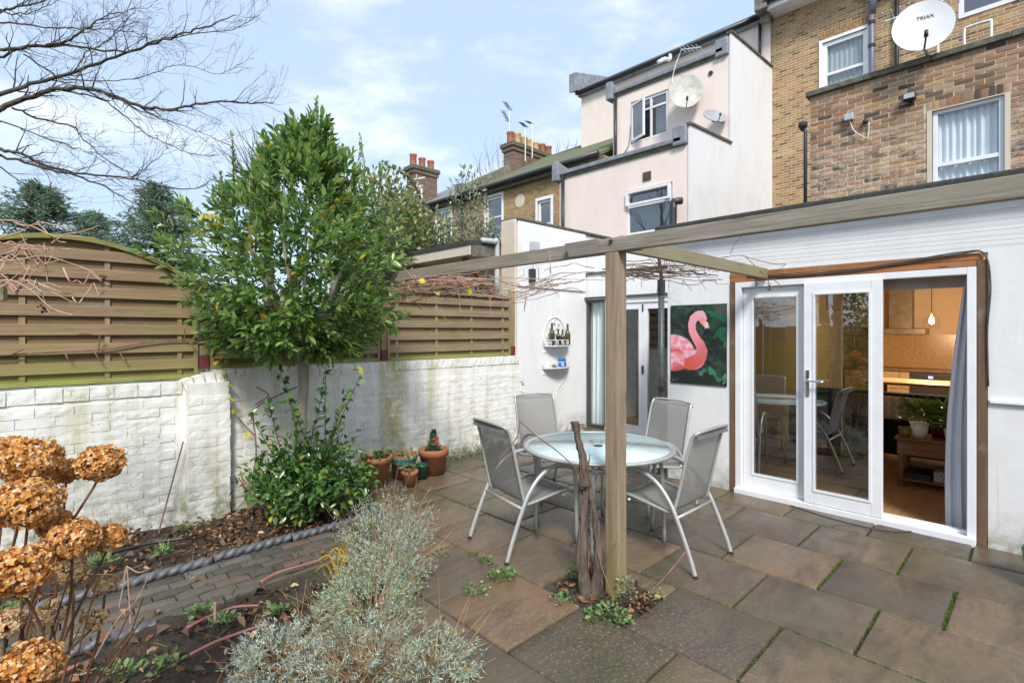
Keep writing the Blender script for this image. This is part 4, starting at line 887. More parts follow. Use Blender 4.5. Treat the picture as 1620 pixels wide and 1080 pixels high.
def chimney(label, x0, x1, y0, y1, z0, z1, pots, loc):
    T = thing('chimney_stack', label, 'chimney', loc, 0, 'brick chimney stacks')
    obj('stack', MB().box(x0, x1, y0, y1, z0, z1-.35), M['chimney_brick'], T, world=True)
    obj('corbel', MB().box(x0-.06, x1+.06, y0-.06, y1+.06, z1-.349, z1-.2), M['chimney_brick'], T, world=True); obj('cap', MB().box(x0-.12, x1+.12, y0-.12, y1+.12, z1-.199, z1), M['coping'], T, bevel=.03, world=True)
    for i, (f_, h, m) in enumerate(pots):
        x = lerp(x0+.14, x1-.14, f_); obj('chimney_pot', MB().lathe([(.18,0),(.165,.1),(.15,h*.8-.1),(.175,h*.8-.06),(.175,h*.8),(.11,h*.8)], (x, (y0+y1)/2, z1), 14), M[m], T, True, world=True)
chimney('wide mossy chimney stack with seven red and buff pots', 15.4, 18.2, 15.75, 16.35, 7.6, 9.75, [(0,.62,'pot_red'),(.16,.68,'pot_buff'),(.32,.62,'pot_buff'),(.46,.6,'pot_buff'),(.62,.55,'pot_buff'),(.80,.6,'pot_red'),(.97,.6,'pot_red')], (16.8,16.05,7.6))
chimney('narrow brick chimney stack with three red pots', 13.2, 14.5, 20.0, 20.6, 6.8, 9.25, [(.02,.70,'pot_red'),(.5,.62,'pot_red'),(.98,.60,'pot_red')], (13.8,20.3,6.8))
def yagi(label, px, pyb, pyt, d, heads, bend=None):
    b = PD(px, pyb, d); tp = PD(px, pyt, d); T = thing('roof_aerial', label, 'aerial', b)
    obj('mast', MB().tube([b, tp], .022, 6), M['white_metal'], T, world=True)
    for (hx, hy, qx, qy) in heads:
        p, q = PD(hx, hy, d), PD(qx, qy, d+.2); m = MB(); m.tube([p, q], .02, 5); ax = (q-p).normalized(); s = ax.cross(Vector((0,0,1))).normalized()
        for k in range(7): c = p.lerp(q, k/6); m.tube([c-s*.16-Vector((0,0,.03)), c+s*.16+Vector((0,0,.03))], .012, 4)
        obj('antenna', m, M['dark_plastic'], T, world=True)
yagi('tall aerial with two dark antennas left of the wide chimney', 806, 242, 172, 22.5, [(807,174,799,162),(804,192,796,176)])
yagi('aerial with bent mast in front of the wide chimney pots', 831, 255, 200, 22.0, [(832,201,824,194)])
yagi('short aerial on the wide chimney right of the bent mast', 842, 250, 194, 22.0, [(841,196,834,192)])
pl = thing('aerial_pole', 'white aerial pole standing in the neighbour\'s shrubs below the narrow chimney', 'aerial', PD(667,395,11))
obj('mast', MB().tube([PD(667,400,11),PD(667,298,11)], .022, 8), M['white_metal'], pl, world=True)
m = MB()
for k, (a_, b_) in enumerate([((655,290),(668,300)),((650,297),(672,293)),((653,308),(664,299)),((659,276),(661,292)),((655,284),(672,281))]): m.tube([PD(*a_,11), PD(*b_,11.1)], .014, 5)
obj('antenna', m, M['white_metal'], pl, world=True)

# ================================================================== pergola
PGX, PGY = 2.70, 1.845
pg = thing('pergola', 'weathered timber pergola of one post and three beams over the patio', 'pergola', (PGX, PGY, 0))
obj('post', MB().box(PGX-.0475, PGX+.0475, PGY-.0475, PGY+.0475, -.05, 2.0995), M['post'], pg, bevel=.005, world=True)
bm1 = MB().box(PGX-.05, PGX-.005, -3.2, PGY+.10, 2.10, 2.187); obj('beam', bm1, M['beam_y'], pg, bevel=.004, world=True)
obj('beam', MB().box(PGX-.002, PGX+.043, PGY-.17, 5.37, 2.10, 2.195), M['beam_y'], pg, bevel=.004, world=True)
obj('splice_block', MB().prism([(PGX-.058,PGY+.10,2.098),(PGX-.058,PGY+.33,2.098),(PGX-.058,PGY+.37,2.195),(PGX-.058,PGY+.10,2.195)], (.052,0,0)), M['beam_y'], pg, bevel=.004, world=True)
obj('cross_beam', MB().box(PGX+.045, 5.205, PGY-.022, PGY+.022, 2.115, 2.212), M['beam_x'], pg, bevel=.004, world=True)
obj('beam_bolt', MB().tube([(PGX-.062,PGY+.0,2.165),(PGX-.045,PGY+.0,2.165)], .012, 8), M['dark_plastic'], pg, world=True)
be = thing('timber_beam', 'cut end of a separate timber at the left edge of the picture', 'beam', (-.75, 2.85, 1.70))
bp = PD(9, 463, 2.75); obj('beam', MB().bar(bp, bp+Vector((-1.6,.55,.0)), .05, .085), M['beam_x'], be, bevel=.004, world=True)
o = obj('post', MB().box(bp.x-1.45, bp.x-1.37, bp.y+.45, bp.y+.53, -.1, bp.z-.043), M['post'], be, bevel=.004, world=True)
# ================================================================== patio set
def make_chair():
    t = bpy.data.objects.new('patio_chair', None); COL.objects.link(t); hw = .255      # +x is forward
    for s in (-1, 1):
        y = s*hw
        pts = [(-.13,y*1.06,.0),(-.085,y*1.05,.13),(.0,y*1.03,.33),(.07,y*1.02,.46),(.16,y*1.02,.56),(.27,y*1.02,.615),(.38,y*1.02,.625),(.455,y*1.02,.60),(.485,y*1.02,.54),(.495,y*1.02,.40),(.51,y*1.02,.0)]
        obj('leg_and_arm', MB().tube(smooth_path(pts, 5), .0165, 10, sx=.8), M['chair_metal'], t, True)
        sl = [(.49,y*.90,.392),(.455,y*.92,.415),(.38,y*.93,.42),(.10,y*.93,.375),(.055,y*.93,.385),(.03,y*.93,.43),(-.055,y*.91,.80),(-.085,y*.90,.90),(-.115,y*.89,.935)]
        obj('sling_rail', MB().tube(smooth_path(sl, 5), .0115, 8), M['chair_metal'], t, True)
        obj('foot', MB().tube([(-.132,y*1.06,.0),(-.128,y*1.06,.02)], .016, 8), M['dark_plastic'], t)
    prof = smooth_path([(.487,0,.398),(.455,0,.418),(.38,0,.424),(.24,0,.392),(.10,0,.378),(.055,0,.39),(.032,0,.435),(-.01,0,.61),(-.055,0,.80),(-.082,0,.895),(-.108,0,.93)], 5); m = len(prof)-1
    def sf(u, v):
        p = prof[min(m, int(round(v*m)))]; w = .232-.004*v; sag = -.010*(1-(2*u-1)**2); back = 1 if v > .5 else 0
        return (p.x + (-sag*-.9 if back else 0), (2*u-1)*w, p.z + (0 if back else sag))
    obj('sling', MB().grid(sf, 8, m), M['sling'], t, True)
    for s in (-1, 1): obj('sling_hem', MB().grid(lambda u, v: Vector(sf(0 if s < 0 else 1, v)) + Vector((-.002,-s*u*.022,.0025)), 1, m), M['sling_edge'], t, True)
    obj('top_bar', MB().tube(smooth_path([(-.115,-.228,.935),(-.128,-.10,.945),(-.128,.10,.945),(-.115,.228,.935)],5), .0115, 8), M['chair_metal'], t, True)
    obj('sling_fold', MB().grid(lambda u, v: (-.117-.012*v, (2*u-1)*.225, .93-.035*v), 6, 2), M['sling_edge'], t, True)
    obj('front_bar', MB().tube([(.488,-.23,.392),(.488,.23,.392)], .0115, 8), M['chair_metal'], t, True)
    obj('rear_bar', MB().tube([(.01,-.262,.355),(.01,.262,.355)], .0105, 8), M['chair_metal'], t, True); obj('under_bar', MB().tube([(.40,-.25,.385),(.40,.25,.385)], .010, 8), M['chair_metal'], t, True)
    return t
ch = make_chair()
def place_chair(mid, face, label, first):
    o = ch if first else copy_tree(ch); f_ = Vector((*face,0)).normalized()
    o.location = Vector((*mid,0)) + f_*.125; o.rotation_euler = (0,0,math.atan2(f_.y, f_.x)); tag(o, label, 'chair', 'patio chairs round the glass table')
place_chair((2.505,2.83), (.975,-.20), 'grey sling patio chair nearest the terracotta pots, seen from behind', True)
place_chair((3.46,1.565), (.01,1.0), 'grey sling patio chair right of the pergola post, seen from behind', False)
place_chair((3.97,3.76), (-.30,-.95), 'grey sling patio chair beyond the table below the scroll shelves', False)
place_chair((4.60,2.48), (-.97,.20), 'grey sling patio chair beyond the table below the flamingo picture', False)
TC = Vector((3.30, 2.42, 0)); TR = .585; TZ = .715
tb = thing('patio_table', 'round frosted glass patio table with aluminium rim behind the pergola post', 'table', TC)
obj('glass_top', MB().lathe([(.018,TZ-.012),(TR-.035,TZ-.012),(TR-.035,TZ-.004),(.018,TZ-.004)], n=64), M['table_glass'], tb, True)
rim = MB(); n = 72; prof = [(TR-.04,TZ-.016),(TR-.012,TZ-.022),(TR,TZ-.012),(TR-.002,TZ+.0),(TR-.014,TZ+.004),(TR-.038,TZ+.001)]
for i in range(len(prof)):
    for k in range(n): a = 2*math.pi*k/n; rim.v.append((prof[i][0]*math.cos(a), prof[i][0]*math.sin(a), prof[i][1]))
for i in range(len(prof)):
    for k in range(n): j = (i+1) % len(prof); rim.f.append((i*n+k, i*n+(k+1) % n, j*n+(k+1) % n, j*n+k))
obj('rim', rim, M['chair_metal'], tb, True)
for k in range(4):
    a = R(32+90*k); c, s = math.cos(a), math.sin(a)
    obj('leg', MB().tube(smooth_path([(c*.50,s*.50,0),(c*.49,s*.49,.35),(c*.47,s*.47,.66),(c*.47,s*.47,TZ-.018)],4), .015, 10), M['chair_metal'], tb, True)
    obj('brace', MB().tube(smooth_path([(c*.485,s*.485,.50),(c*.30,s*.30,.53),(c*.06,s*.06,.51)],5), .012, 8), M['chair_metal'], tb, True)
rg = MB().tube([(.06*math.cos(a),.06*math.sin(a),.51) for a in np.linspace(0,2*math.pi,25)], .009, 8, False); obj('parasol_ring', rg, M['chair_metal'], tb, True)
hp_ = MB().lathe([(.017,TZ-.014),(.034,TZ-.003),(.034,TZ+.001),(.017,TZ+.001)], n=20); obj('parasol_grommet', hp_, M['dark_plastic'], tb, True)
# ================================================================== terracotta pots
def pot(name, label, c, r, h, mat, rimh=.06, taper=.68, glaze=None):
    t = thing(name, label, 'plant pot', c, 0, 'pots by the white wall'); rb = r*taper
    p = [(rb*.2,0),(rb,0),(lerp(rb,r*.93,(h-rimh)/h),h-rimh),(r*.985,h-rimh+.004),(r,h-.01),(r*.985,h),(r*.90,h),(r*.87,h-.03)]
    obj('pot', MB().lathe(p, n=40), mat, t, True); obj('compost', MB().lathe([(.001,h-.032),(r*.5,h-.024),(r*.885,h-.034)], n=24, cap=False), M['soil'], t, True)
    if glaze: obj('glaze_band', MB().lathe([(lerp(rb,r*.93,.66)+.002,h*.66),(r*.955,h-rimh-.001),(r*1.006,h-rimh+.006),(r*1.006,h-.02)], n=40, cap=False), M[glaze], t, True)
    return t
p1 = pot('plant_pot', 'terracotta pot with trailing green plant beside the glossy shrub', (2.73,4.85,0), .175, .31, M['terracotta'])
p2 = pot('plant_pot', 'teal banded pot with bare compost behind the small pot', (3.10,4.90,0), .155, .26, M['terracotta_old'], .045, .75, 'teal_glaze')
p3 = pot('plant_pot', 'smallest terracotta pot with pale seedlings, in front of the others', (2.97,4.58,0), .09, .165, M['terracotta'], .04)
p4 = pot('plant_pot', 'terracotta pot holding a dwarf conifer, rightmost by the wall', (3.43,4.80,0), .172, .285, M['terracotta'], .075, .74)
p5 = pot('plant_pot', 'dark green glazed pot squeezed behind the rightmost terracotta pot', (3.22,4.72,0), .075, .16, simple('dark_green_glaze', (.012,.06,.04), .25, var=.3), .03, .8)
n = 700; a = RNG.random(n)*2*math.pi; h = RNG.random(n)**1.3; rr = .085*(1-h)*np.sqrt(RNG.random(n))+.006
C = np.stack([np.cos(a)*rr, np.sin(a)*rr, .25+h*.24], 1); leaves('dwarf_conifer_needles', C, np.stack([np.cos(a)*.8,np.sin(a)*.8,np.full(n,.7)],1)+RNG.normal(0,.3,(n,3)), .028, .010, M['needle_dark'], p4)
obj('plant_label', MB().box(-.03,-.005,-.07,-.065,.34,.42), simple('red_label', (.55,.03,.03), .5), p4)
def sprig(t, n, c0, r, h, ln, wd, mat, name='foliage', droop=.2):
    a = RNG.random(n)*2*math.pi; rr = r*np.sqrt(RNG.random(n)); C = np.stack([c0[0]+np.cos(a)*rr, c0[1]+np.sin(a)*rr, c0[2]+h*RNG.random(n)], 1)
    D = np.stack([np.cos(a), np.sin(a), RNG.uniform(-droop,.9,n)], 1); return leaves(name, C, D, RNG.uniform(.7,1.2,n)*ln, RNG.uniform(.8,1.2,n)*wd, mat, t)
sprig(p1, 60, (-.06,-.05,.27), .12, .10, .06, .04, M['shrub_leaf']); obj('dry_stem', MB().tube([(-.03,0,.25),(-.06,.01,.46)], .004, 5), M['cane'], p1); sprig(p1, 24, (-.13,-.12,.10), .05, .18, .055, .045, M['weed'], 'trailing_leaves')
sprig(p3, 34, (0,0,.155), .08, .05, .045, .03, M['weed']); sprig(p3, 20, (.0,-.02,.20), .03, .16, .06, .028, M['weed'], 'seedling_leaves'); sprig(p2, 16, (-.1,0,.26), .06, .05, .05, .03, M['weed'])
# ================================================================== flamingo picture
def flamingo():
    y1, y0, z0, z1 = 2.855, 2.235, 1.045, 1.895; nu, nv = 116, 160
    U, V = np.meshgrid(np.linspace(0,1,nu+1), np.linspace(0,1,nv+1)); asp = .85/.62           # u left to right, v top to bottom
    X_ = U; Y_ = V*asp; rr = np.random.default_rng(5)
    def fbm(x, y, s):
        f = np.zeros_like(x)
        for k in range(5):
            ph = rr.random(6)*6.28; q = s*2**k; f += (np.sin(q*x+ph[0]+1.7*np.sin(q*.6*y+ph[1]))*np.sin(q*y*1.1+ph[2]+1.5*np.sin(q*.7*x+ph[3])))/1.7**k
        return f
    nz = fbm(X_, Y_, 7); nz2 = fbm(X_, Y_, 15)
    col = np.zeros(U.shape+(3,)); base = np.array([.014,.022,.017]); col[:] = base
    col += np.clip(nz, 0, 1)[...,None]*np.array([.012,.040,.020]) + np.clip(nz2-.3, 0, 1)[...,None]*np.array([.030,.040,.034])
    gm = np.clip((.18-np.hypot((X_-.9)*1.0,(Y_-.10)*1.0))*6,0,1); col = col*(1-gm[...,None]*.7)+gm[...,None]*.7*np.array([.10,.11,.11])
    def seg(ax, ay, bx, by): 
        px, py = X_-ax, Y_-ay*1.0; dx, dy = bx-ax, by-ay; t = np.clip((px*dx+py*dy)/(dx*dx+dy*dy), 0, 1); return np.hypot(px-t*dx, py-t*dy), t
    def paint(mask, c): 
        m = np.clip(mask, 0, 1)[...,None]; col[:] = col*(1-m)+m*np.array(c)
    for a_, b_, w, c in [((.70,.12),(.97,.27),.035,(.01,.20,.085)),((.80,.56),(.92,.42),.055,(.012,.27,.10)),((.93,.58),(.99,.68),.05,(.01,.24,.09)),((.75,.76),(.84,.74),.04,(.02,.33,.14)),((.60,1.14),(.80,1.20),.02,(.10,.30,.17)),((.33,1.15),(.42,1.17),.03,(.05,.33,.18)),((.72,1.08),(.80,1.16),.025,(.06,.36,.18)),((.80,1.22),(.88,1.28),.03,(.05,.30,.12)),((.55,1.20),(.60,1.10),.012,(.2,.4,.25)),((.97,1.3),(1.0,1.2),.03,(.1,.4,.2))]:
        d, _ = seg(*a_, *b_); paint((w-d+.030*nz2+.012*nz)/.02*.7, tuple(q*.62 for q in c))
    # body
    bd = np.minimum(((X_-.04)/.42)**2 + ((Y_-.84)/.33)**2, ((X_-.40)/.235)**2 + ((Y_-.945)/.185)**2); bm = np.clip((1.0-bd)*9, 0, 1)
    fe = np.clip(.7*np.sin(26*(Y_+.45*X_)+3.0*nz)+.5*np.sin(60*(Y_-.2*X_)+2.5*nz2),-1,1) ; pink = np.array([.76,.22,.28]); pale = np.array([.84,.52,.60]); red = np.array([.62,.06,.05])
    bc = pink*(.5-.5*fe)[...,None] + pale*(.5+.5*fe)[...,None]
    lowm = np.clip((Y_-1.0)*9+.4*nz,0,1)[...,None]; bc = bc*(1-lowm)+lowm*np.array([.66,.10,.10]); band = np.clip(1-np.abs(Y_-.80-.12*X_-.02*nz)/.08,0,1)[...,None]*np.clip((.30-X_)*8,0,1)[...,None]; bc = bc*(1-band)+band*red
    col[:] = col*(1-bm[...,None]) + bm[...,None]*bc
    # neck
    pts = [(.60,.24),(.56,.185),(.50,.19),(.43,.24),(.395,.34),(.41,.46),(.475,.585),(.545,.68),(.585,.79),(.56,.90),(.47,.98),(.36,1.02)]; rad = [.065,.082,.078,.070,.067,.067,.071,.082,.092,.10,.11,.11]
    pts = [(p[0], p[1]) for p in pts]; best = np.full(U.shape, 9.0); tt = np.zeros(U.shape); sidev = np.zeros(U.shape)
    for i in range(len(pts)-1):
        d, t = seg(*pts[i], *pts[i+1]); r = rad[i]+(rad[i+1]-rad[i])*t; q = d/r; m = q < best
        dx, dy = pts[i+1][0]-pts[i][0], pts[i+1][1]-pts[i][1]; sd_ = ((X_-pts[i][0])*dy-(Y_-pts[i][1])*dx)
        best = np.where(m, q, best); tt = np.where(m, (i+t)/(len(pts)-1), tt); sidev = np.where(m, sd_, sidev)
    top, mid, lo = np.array([.78,.40,.52]), np.array([.82,.30,.36]), np.array([.80,.11,.07])
    f = tt[...,None]; nc = np.where(f < .45, top+(mid-top)*(f/.45), mid+(lo-mid)*((f-.45)/.55)); sh = np.clip(sidev*7, -1, 1)[...,None]; nc = nc*(1-.0*sh); nc = nc + np.clip(sh,0,1)*(np.array([.80,.16,.10])-nc)*.35
    col[:] = np.where((best < 1)[...,None], nc, col)
    d, t = seg(.585,.27,.655,.36); paint((.060-.012*t-d)/.012, (.80,.30,.22)); d, t = seg(.655,.33,.675,.42); paint((.038-d)/.01, (.80,.55,.52)); d, t = seg(.675,.435,.60,.545); paint((.040-.022*t-d)/.008, (.012,.012,.014)); d, t = seg(.605,.285,.615,.29); paint((.012-d)/.006, (.7,.5,.3))
    t = thing('wall_picture', 'printed flamingo picture on green leaves fixed to the white wall', 'picture', (5.235,2.545,1.04))
    obj('panel', MB().box(5.236,5.2495,y0,y1,z0,z1), M['dark_plastic'], t, world=True)
    P_ = np.stack([np.full(U.shape,5.2352), y1+(y0-y1)*U, z1+(z0-z1)*V], -1).reshape(-1,3)
    i, j = np.meshgrid(np.arange(nu), np.arange(nv)); a0 = (j*(nu+1)+i).ravel(); Fc = np.stack([a0, a0+1, a0+nu+2, a0+nu+1], 1)
    pm = NT('flamingo_print'); at = pm.n('VertexColor'); at.layer_name = 'print'; pm.set(at.outputs[0], .45)
    o = nmesh('print', P_, Fc, pm.m, t); o.location = -t.location
    ca = o.data.color_attributes.new('print', 'FLOAT_COLOR', 'POINT'); ca.data.foreach_set('color', np.concatenate([np.clip(col,0,1).reshape(-1,3), np.ones((U.size,1))],1).astype(np.float32).ravel())
    for yy in (y0+.03, y1-.03):
        for zz in (z0+.03, z1-.03): obj('fixing_screw', MB().tube([(5.231,yy,zz),(5.2349,yy,zz)], .007, 8), M['chrome'], t, world=True)
flamingo()
# ================================================================== scroll shelves on the boundary wall
def spiral(c, r, turns, a0, sgn=1, n=26):
    return [(c[0]+math.cos(a0+sgn*turns*2*math.pi*k/n)*r*(1-.72*k/n), c[1], c[2]+math.sin(a0+sgn*turns*2*math.pi*k/n)*r*(1-.72*k/n)) for k in range(n+1)]
def shelf(label, x0, x1, z, back):
    t = thing('wall_shelf', label, 'shelf', ((x0+x1)/2, 5.40, z), 0, 'white scroll shelves'); cx = (x0+x1)/2; w = (x1-x0)/2; y = 5.39
    pts = [(cx+w*math.cos(a), y-.17*math.sin(a), z) for a in np.linspace(0, math.pi, 20)]; obj('shelf_board', MB().prism(pts, (0,0,.014)), M['white_metal'], t, world=True)
    m = MB()
    for k in range(7): a = math.pi*(k+.5)/7; cc = (cx+w*math.cos(a), y-.17*math.sin(a), z+.055); m.tube(spiral(cc, .036, 1.3, a, 1 if k % 2 else -1), .006, 5)
    m.tube([(cx+w*math.cos(a), y-.17*math.sin(a), z+.098) for a in np.linspace(0, math.pi, 16)], .006, 5); obj('scroll_gallery', m, M['white_metal'], t, True, world=True)
    if back:
        m = MB(); m.tube([(cx+w*math.cos(a), y, z+.06+.40*math.sin(a)) for a in np.linspace(0, math.pi, 20)], .007, 5)
        for (dx, dz, r) in [(-.15,.16,.06),(.15,.16,.06),(-.08,.30,.06),(.08,.30,.06),(0,.39,.045),(0,.22,.05)]: m.tube(spiral((cx+dx, y, z+dz), r, 1.6, dx*9, 1 if dx > 0 else -1), .0055, 5)
        obj('scroll_back', m, M['white_metal'], t, True, world=True)
    obj('wall_plate', MB().box(x0+.02, x1-.02, y+.0, 5.3995, z-.10, z-.001), M['white_metal'], t, world=True)
shelf('upper white scroll shelf holding four bottles', 5.92, 6.48, 1.375, True); shelf('lower rusty white scroll shelf with a small blue pot', 5.90, 6.50, 1.03, False)
def bottle(x, y, z, h, r, mat, label):
    t = thing('bottle', label, 'bottle', (x,y,z), 0, 'bottles on the scroll shelf')
    obj('glass_body', MB().lathe([(r*.6,0),(r,.012),(r,h*.52),(r*.8,h*.62),(r*.38,h*.74),(r*.33,h*.93),(r*.42,h*.94),(r*.42,h*.985),(r*.3,h)], n=18), M[mat], t, True); obj('stopper', MB().lathe([(r*.3,h),(r*.3,h+.012)], n=10), M['dark_plastic'], t)
for x, h, r, m, lab in [(6.04,.34,.045,'bottle','leftmost tall green bottle on the scroll shelf'),(6.19,.25,.036,'bottle_dark','dark short bottle second from left on the scroll shelf'),(6.295,.24,.036,'bottle','short olive bottle third from left on the scroll shelf'),(6.42,.33,.046,'bottle_amber','tall amber green bottle, rightmost on the scroll shelf')]: bottle(x, 5.31, 1.39, h, r, m, lab)
bp_ = thing('plant_pot', 'small square blue pot with a tiny plant on the lower scroll shelf', 'plant pot', (6.27,5.30,1.044)); 
m = MB(); m.prism([(-.05,-.05,0),(.05,-.05,0),(.05,.05,0),(-.05,.05,0)], (0,0,.13)); o = obj('pot', m, simple('blue_glaze', (.01,.16,.50), .35, var=.1), bp_, bevel=.008); sprig(bp_, 22, (0,0,.12), .04, .03, .035, .018, M['greyshrub'])
st = thing('stone', 'grey pebble beside the blue pot on the lower scroll shelf', 'stone', (6.12,5.32,1.044)); obj('pebble', MB().lathe([(.01,0),(.05,.01),(.055,.025),(.03,.045),(.005,.05)], n=12), M['coping_stone'], st, True)
cw = MB().tube(smooth_path([(6.46,5.32,1.03),(6.46,5.36,.90),(6.38,5.385,.78),(6.28,5.388,.70),(6.22,5.388,.60),(6.22,5.388,.45)],6), .006, 6); tag(obj('cable', cw, M['cable_white'], None, True), 'white cable hanging from the lower scroll shelf', 'cable')
tp_ = thing('planter', 'teal green rounded plastic planter cut by the right edge of the picture', 'planter', (4.66,-.115,0)); obj('bowl', MB().lathe([(.11,0),(.12,.03),(.19,.14),(.20,.22),(.185,.25),(.17,.25),(.16,.2)], n=30), simple('teal_plastic', (.02,.20,.16), .35, var=.2), tp_, True); obj('base_ring', MB().lathe([(.11,-.0),(.125,.0),(.125,.028),(.11,.028)], n=30), M['dark_plastic'], tp_)
# ================================================================== inside the house
fl = struct('room_floor', MB().box(5.34, 12.0, -3.0, 2.64, -.05, .012), M['walnut'])
bd_ = [mesh_of(MB().box(-.445,.445,-.0635,.0635,0,.006), 'floor_board') for _ in range(1)]
for i in range(25):
    x = 5.36 + (i*.37 % .9) - .45
    while x < 9.0:
        if x+.445 > 5.36:
            o = link('floor_board', bd_[0], M['oak'], fl); o.location = (max(x, 5.36+.445), -.5+i*.1285, .0125+random.uniform(0,.0006)+ (.0004 if x < 5.805 else 0))
        x += .897
def room(name, x0, x1, y0, y1, z1, mat, front=False):
    m = MB(); m.box(x1, x1+.05, y0, y1, 0, z1); m.box(x0, x1, y0-.05, y0, 0, z1); m.box(x0, x1, y1, y1+.02, 0, z1); struct(name+'_wall', m, mat); struct(name+'_ceiling', MB().box(x0, x1+.05, y0-.05, y1+.02, z1+.001, z1+.05), mat)
warm = simple('warm_plaster', (.50,.38,.26), .85, var=.1, scale=2); room('kitchen', 5.495, 12.0, -3.0, 2.63, 2.5, warm)
room('sitting_room', 7.23, 10.6, 2.95, 5.37, 2.5, simple('cool_plaster', (.50,.46,.42), .85)); struct('sitting_room_floor', MB().box(7.05, 10.6, 2.95, 5.39, -.05, .01), M['oak'])
kc = thing('kitchen_units', 'pale kitchen units with dark worktop and tiled splashback at the back of the room', 'kitchen units', (11.7,1.5,0))
obj('cabinet', MB().box(11.38,11.98,-.6,2.6,.02,.90), simple('cream_cabinet', (.42,.30,.18), .5), kc, world=True); obj('worktop', MB().box(11.34,11.98,-.62,2.61,.901,.94), simple('worktop', (.16,.10,.055), .4), kc, bevel=.005, world=True); obj('splashback', MB().box(11.975,11.995,-.6,2.6,.941,1.55), simple('splashback_tile', (.34,.21,.10), .3, var=.25, scale=30), kc, world=True)
for k in range(4): obj('drawer_front', MB().box(11.362,11.379,-.5+k*.76,.22+k*.76,.6,.88), simple('cream_drawer', (.46,.33,.20), .5), kc, bevel=.004, world=True)
ov = thing('oven', 'black oven with a blue clock under the worktop', 'oven', (11.34,1.3,.3)); obj('front', MB().box(11.325,11.3605,1.02,1.60,.30,.89), M['dark_plastic'], ov, bevel=.005, world=True)
t_ = NT('blue_clock'); t_.b.inputs['Emission Color'].default_value = (.08,.15,1,1); t_.b.inputs['Emission Strength'].default_value = 3; obj('clock', MB().box(11.320,11.3245,1.28,1.34,.80,.835), t_.m, ov, world=True)
hdv = thing('cooker_hood', 'stainless cooker hood with chimney duct on the kitchen wall', 'hood', (11.8,1.7,1.5)); obj('duct', MB().box(11.70,11.97,1.62,1.96,1.66,2.49), simple('hood_steel', (.20,.17,.13), .35, metal=.6), hdv, world=True); obj('canopy', MB().box(11.48,11.97,1.40,2.16,1.56,1.655), simple('hood_canopy', (.24,.20,.15), .3, metal=.6), hdv, bevel=.005, world=True)
# lit pendant lamp
pc = PD(1474, 505, 7.6); pd_ = thing('pendant_lamp', 'lit glass jar pendant lamp glowing in the kitchen', 'lamp', pc)
obj('flex', MB().tube([(0,0,.10),(0,0,2.49-pc.z)], .005, 6), M['dark_plastic'], pd_); obj('jar', MB().lathe([(.03,.10),(.035,.07),(.085,.03),(.095,-.03),(.092,-.14)], n=24, cap=False), M['window_glass'], pd_, True)
t_ = NT('lit_bulb'); t_.b.inputs['Emission Color'].default_value = (1,.62,.22,1); t_.b.inputs['Emission Strength'].default_value = 22; obj('bulb', MB().lathe([(.008,.05),(.018,.03),(.032,-.02),(.028,-.055),(.005,-.07)], n=16), t_.m, pd_, True)
ld = bpy.data.lights.new('pendant_light', 'POINT'); ld.energy = 85; ld.color = (1,.70,.42); ld.shadow_soft_size = .06; lo_ = bpy.data.objects.new('pendant_light', ld); COL.objects.link(lo_); lo_.parent = pd_; lo_.location = (0,0,-.19)
# sofa, cushion, side table, plants
sf_ = thing('sofa', 'black sofa behind the small wooden table inside the doors', 'sofa', (8.1,1.2,0)); sx0 = 7.45
obj('back', MB().box(sx0,sx0+.22,.25,2.2,.15,.88), M['sofa_black'], sf_, bevel=.06, seg=3, world=True); obj('seat', MB().box(sx0+.2,sx0+.9,.35,2.1,.12,.45), M['sofa_black'], sf_, bevel=.05, seg=3, world=True); obj('arm', MB().box(sx0-.15,sx0+.85,2.1,2.32,.1,.66), M['sofa_green'], sf_, bevel=.07, seg=3, world=True)
obj('throw', MB().grid(lambda u, v: (sx0-.17+.5*v, 2.08+.26*u, .67+.02*math.sin(9*u)), 10, 6), cloth('red_throw', (.16,.02,.015), (.3,.06,.03), 40), sf_, True, world=True)
t_ = NT('patterned_cushion'); q = t_.xyz(); w_ = t_.math('SINE', t_.math('ADD', t_.math('MULTIPLY', q[1], 85.0), t_.math('MULTIPLY', t_.math('PINGPONG', t_.math('MULTIPLY', q[2], 22.0), 1.0), 2.2))); t_.set(t_.ramp(w_, [(.2,(.50,.46,.36)),(.45,(.22,.20,.13)),(.6,(.07,.06,.05)),(.8,(.42,.38,.27))]), .9)
cu_ = thing('cushion', 'long cushion with cream and brown zigzag pattern on the sofa', 'cushion', (7.38,1.25,.55))
def cush(u, v): a = 2*math.pi*u; e = math.sin(math.pi*v)**.4; return (7.36+.07*math.cos(a)*e*1.0-.0, lerp(.80,1.72,v), .72+.135*math.sin(a)*(.75+.25*e))
obj('cover', MB().grid(cush, 20, 14), t_.m, cu_, True, world=True)
stt = thing('side_table', 'dark wooden side table with drawer and lower shelf just inside the doors', 'table', (6.75,1.0,0)); X0, X1, Y0, Y1, TH = 6.55, 6.98, .42, 1.03, .50
obj('top', MB().box(X0-.02,X1+.02,Y0-.02,Y1+.02,TH,TH+.025), M['walnut'], stt, bevel=.006, world=True); obj('drawer_box', MB().box(X0,X1,Y0,Y1,TH-.15,TH-.001), M['walnut'], stt, bevel=.004, world=True); obj('shelf', MB().box(X0,X1,Y0,Y1,.09,.11), M['walnut'], stt, world=True)
for x in (X0+.03, X1-.03):
    for y in (Y0+.03, Y1-.03): obj('leg', MB().lathe([(.018,0),(.026,.03),(.02,.07),(.03,.09),(.02,.13),(.027,.24),(.022,.31),(.028,.35)], (x,y,.012), 12), M['walnut'], stt, True, world=True)
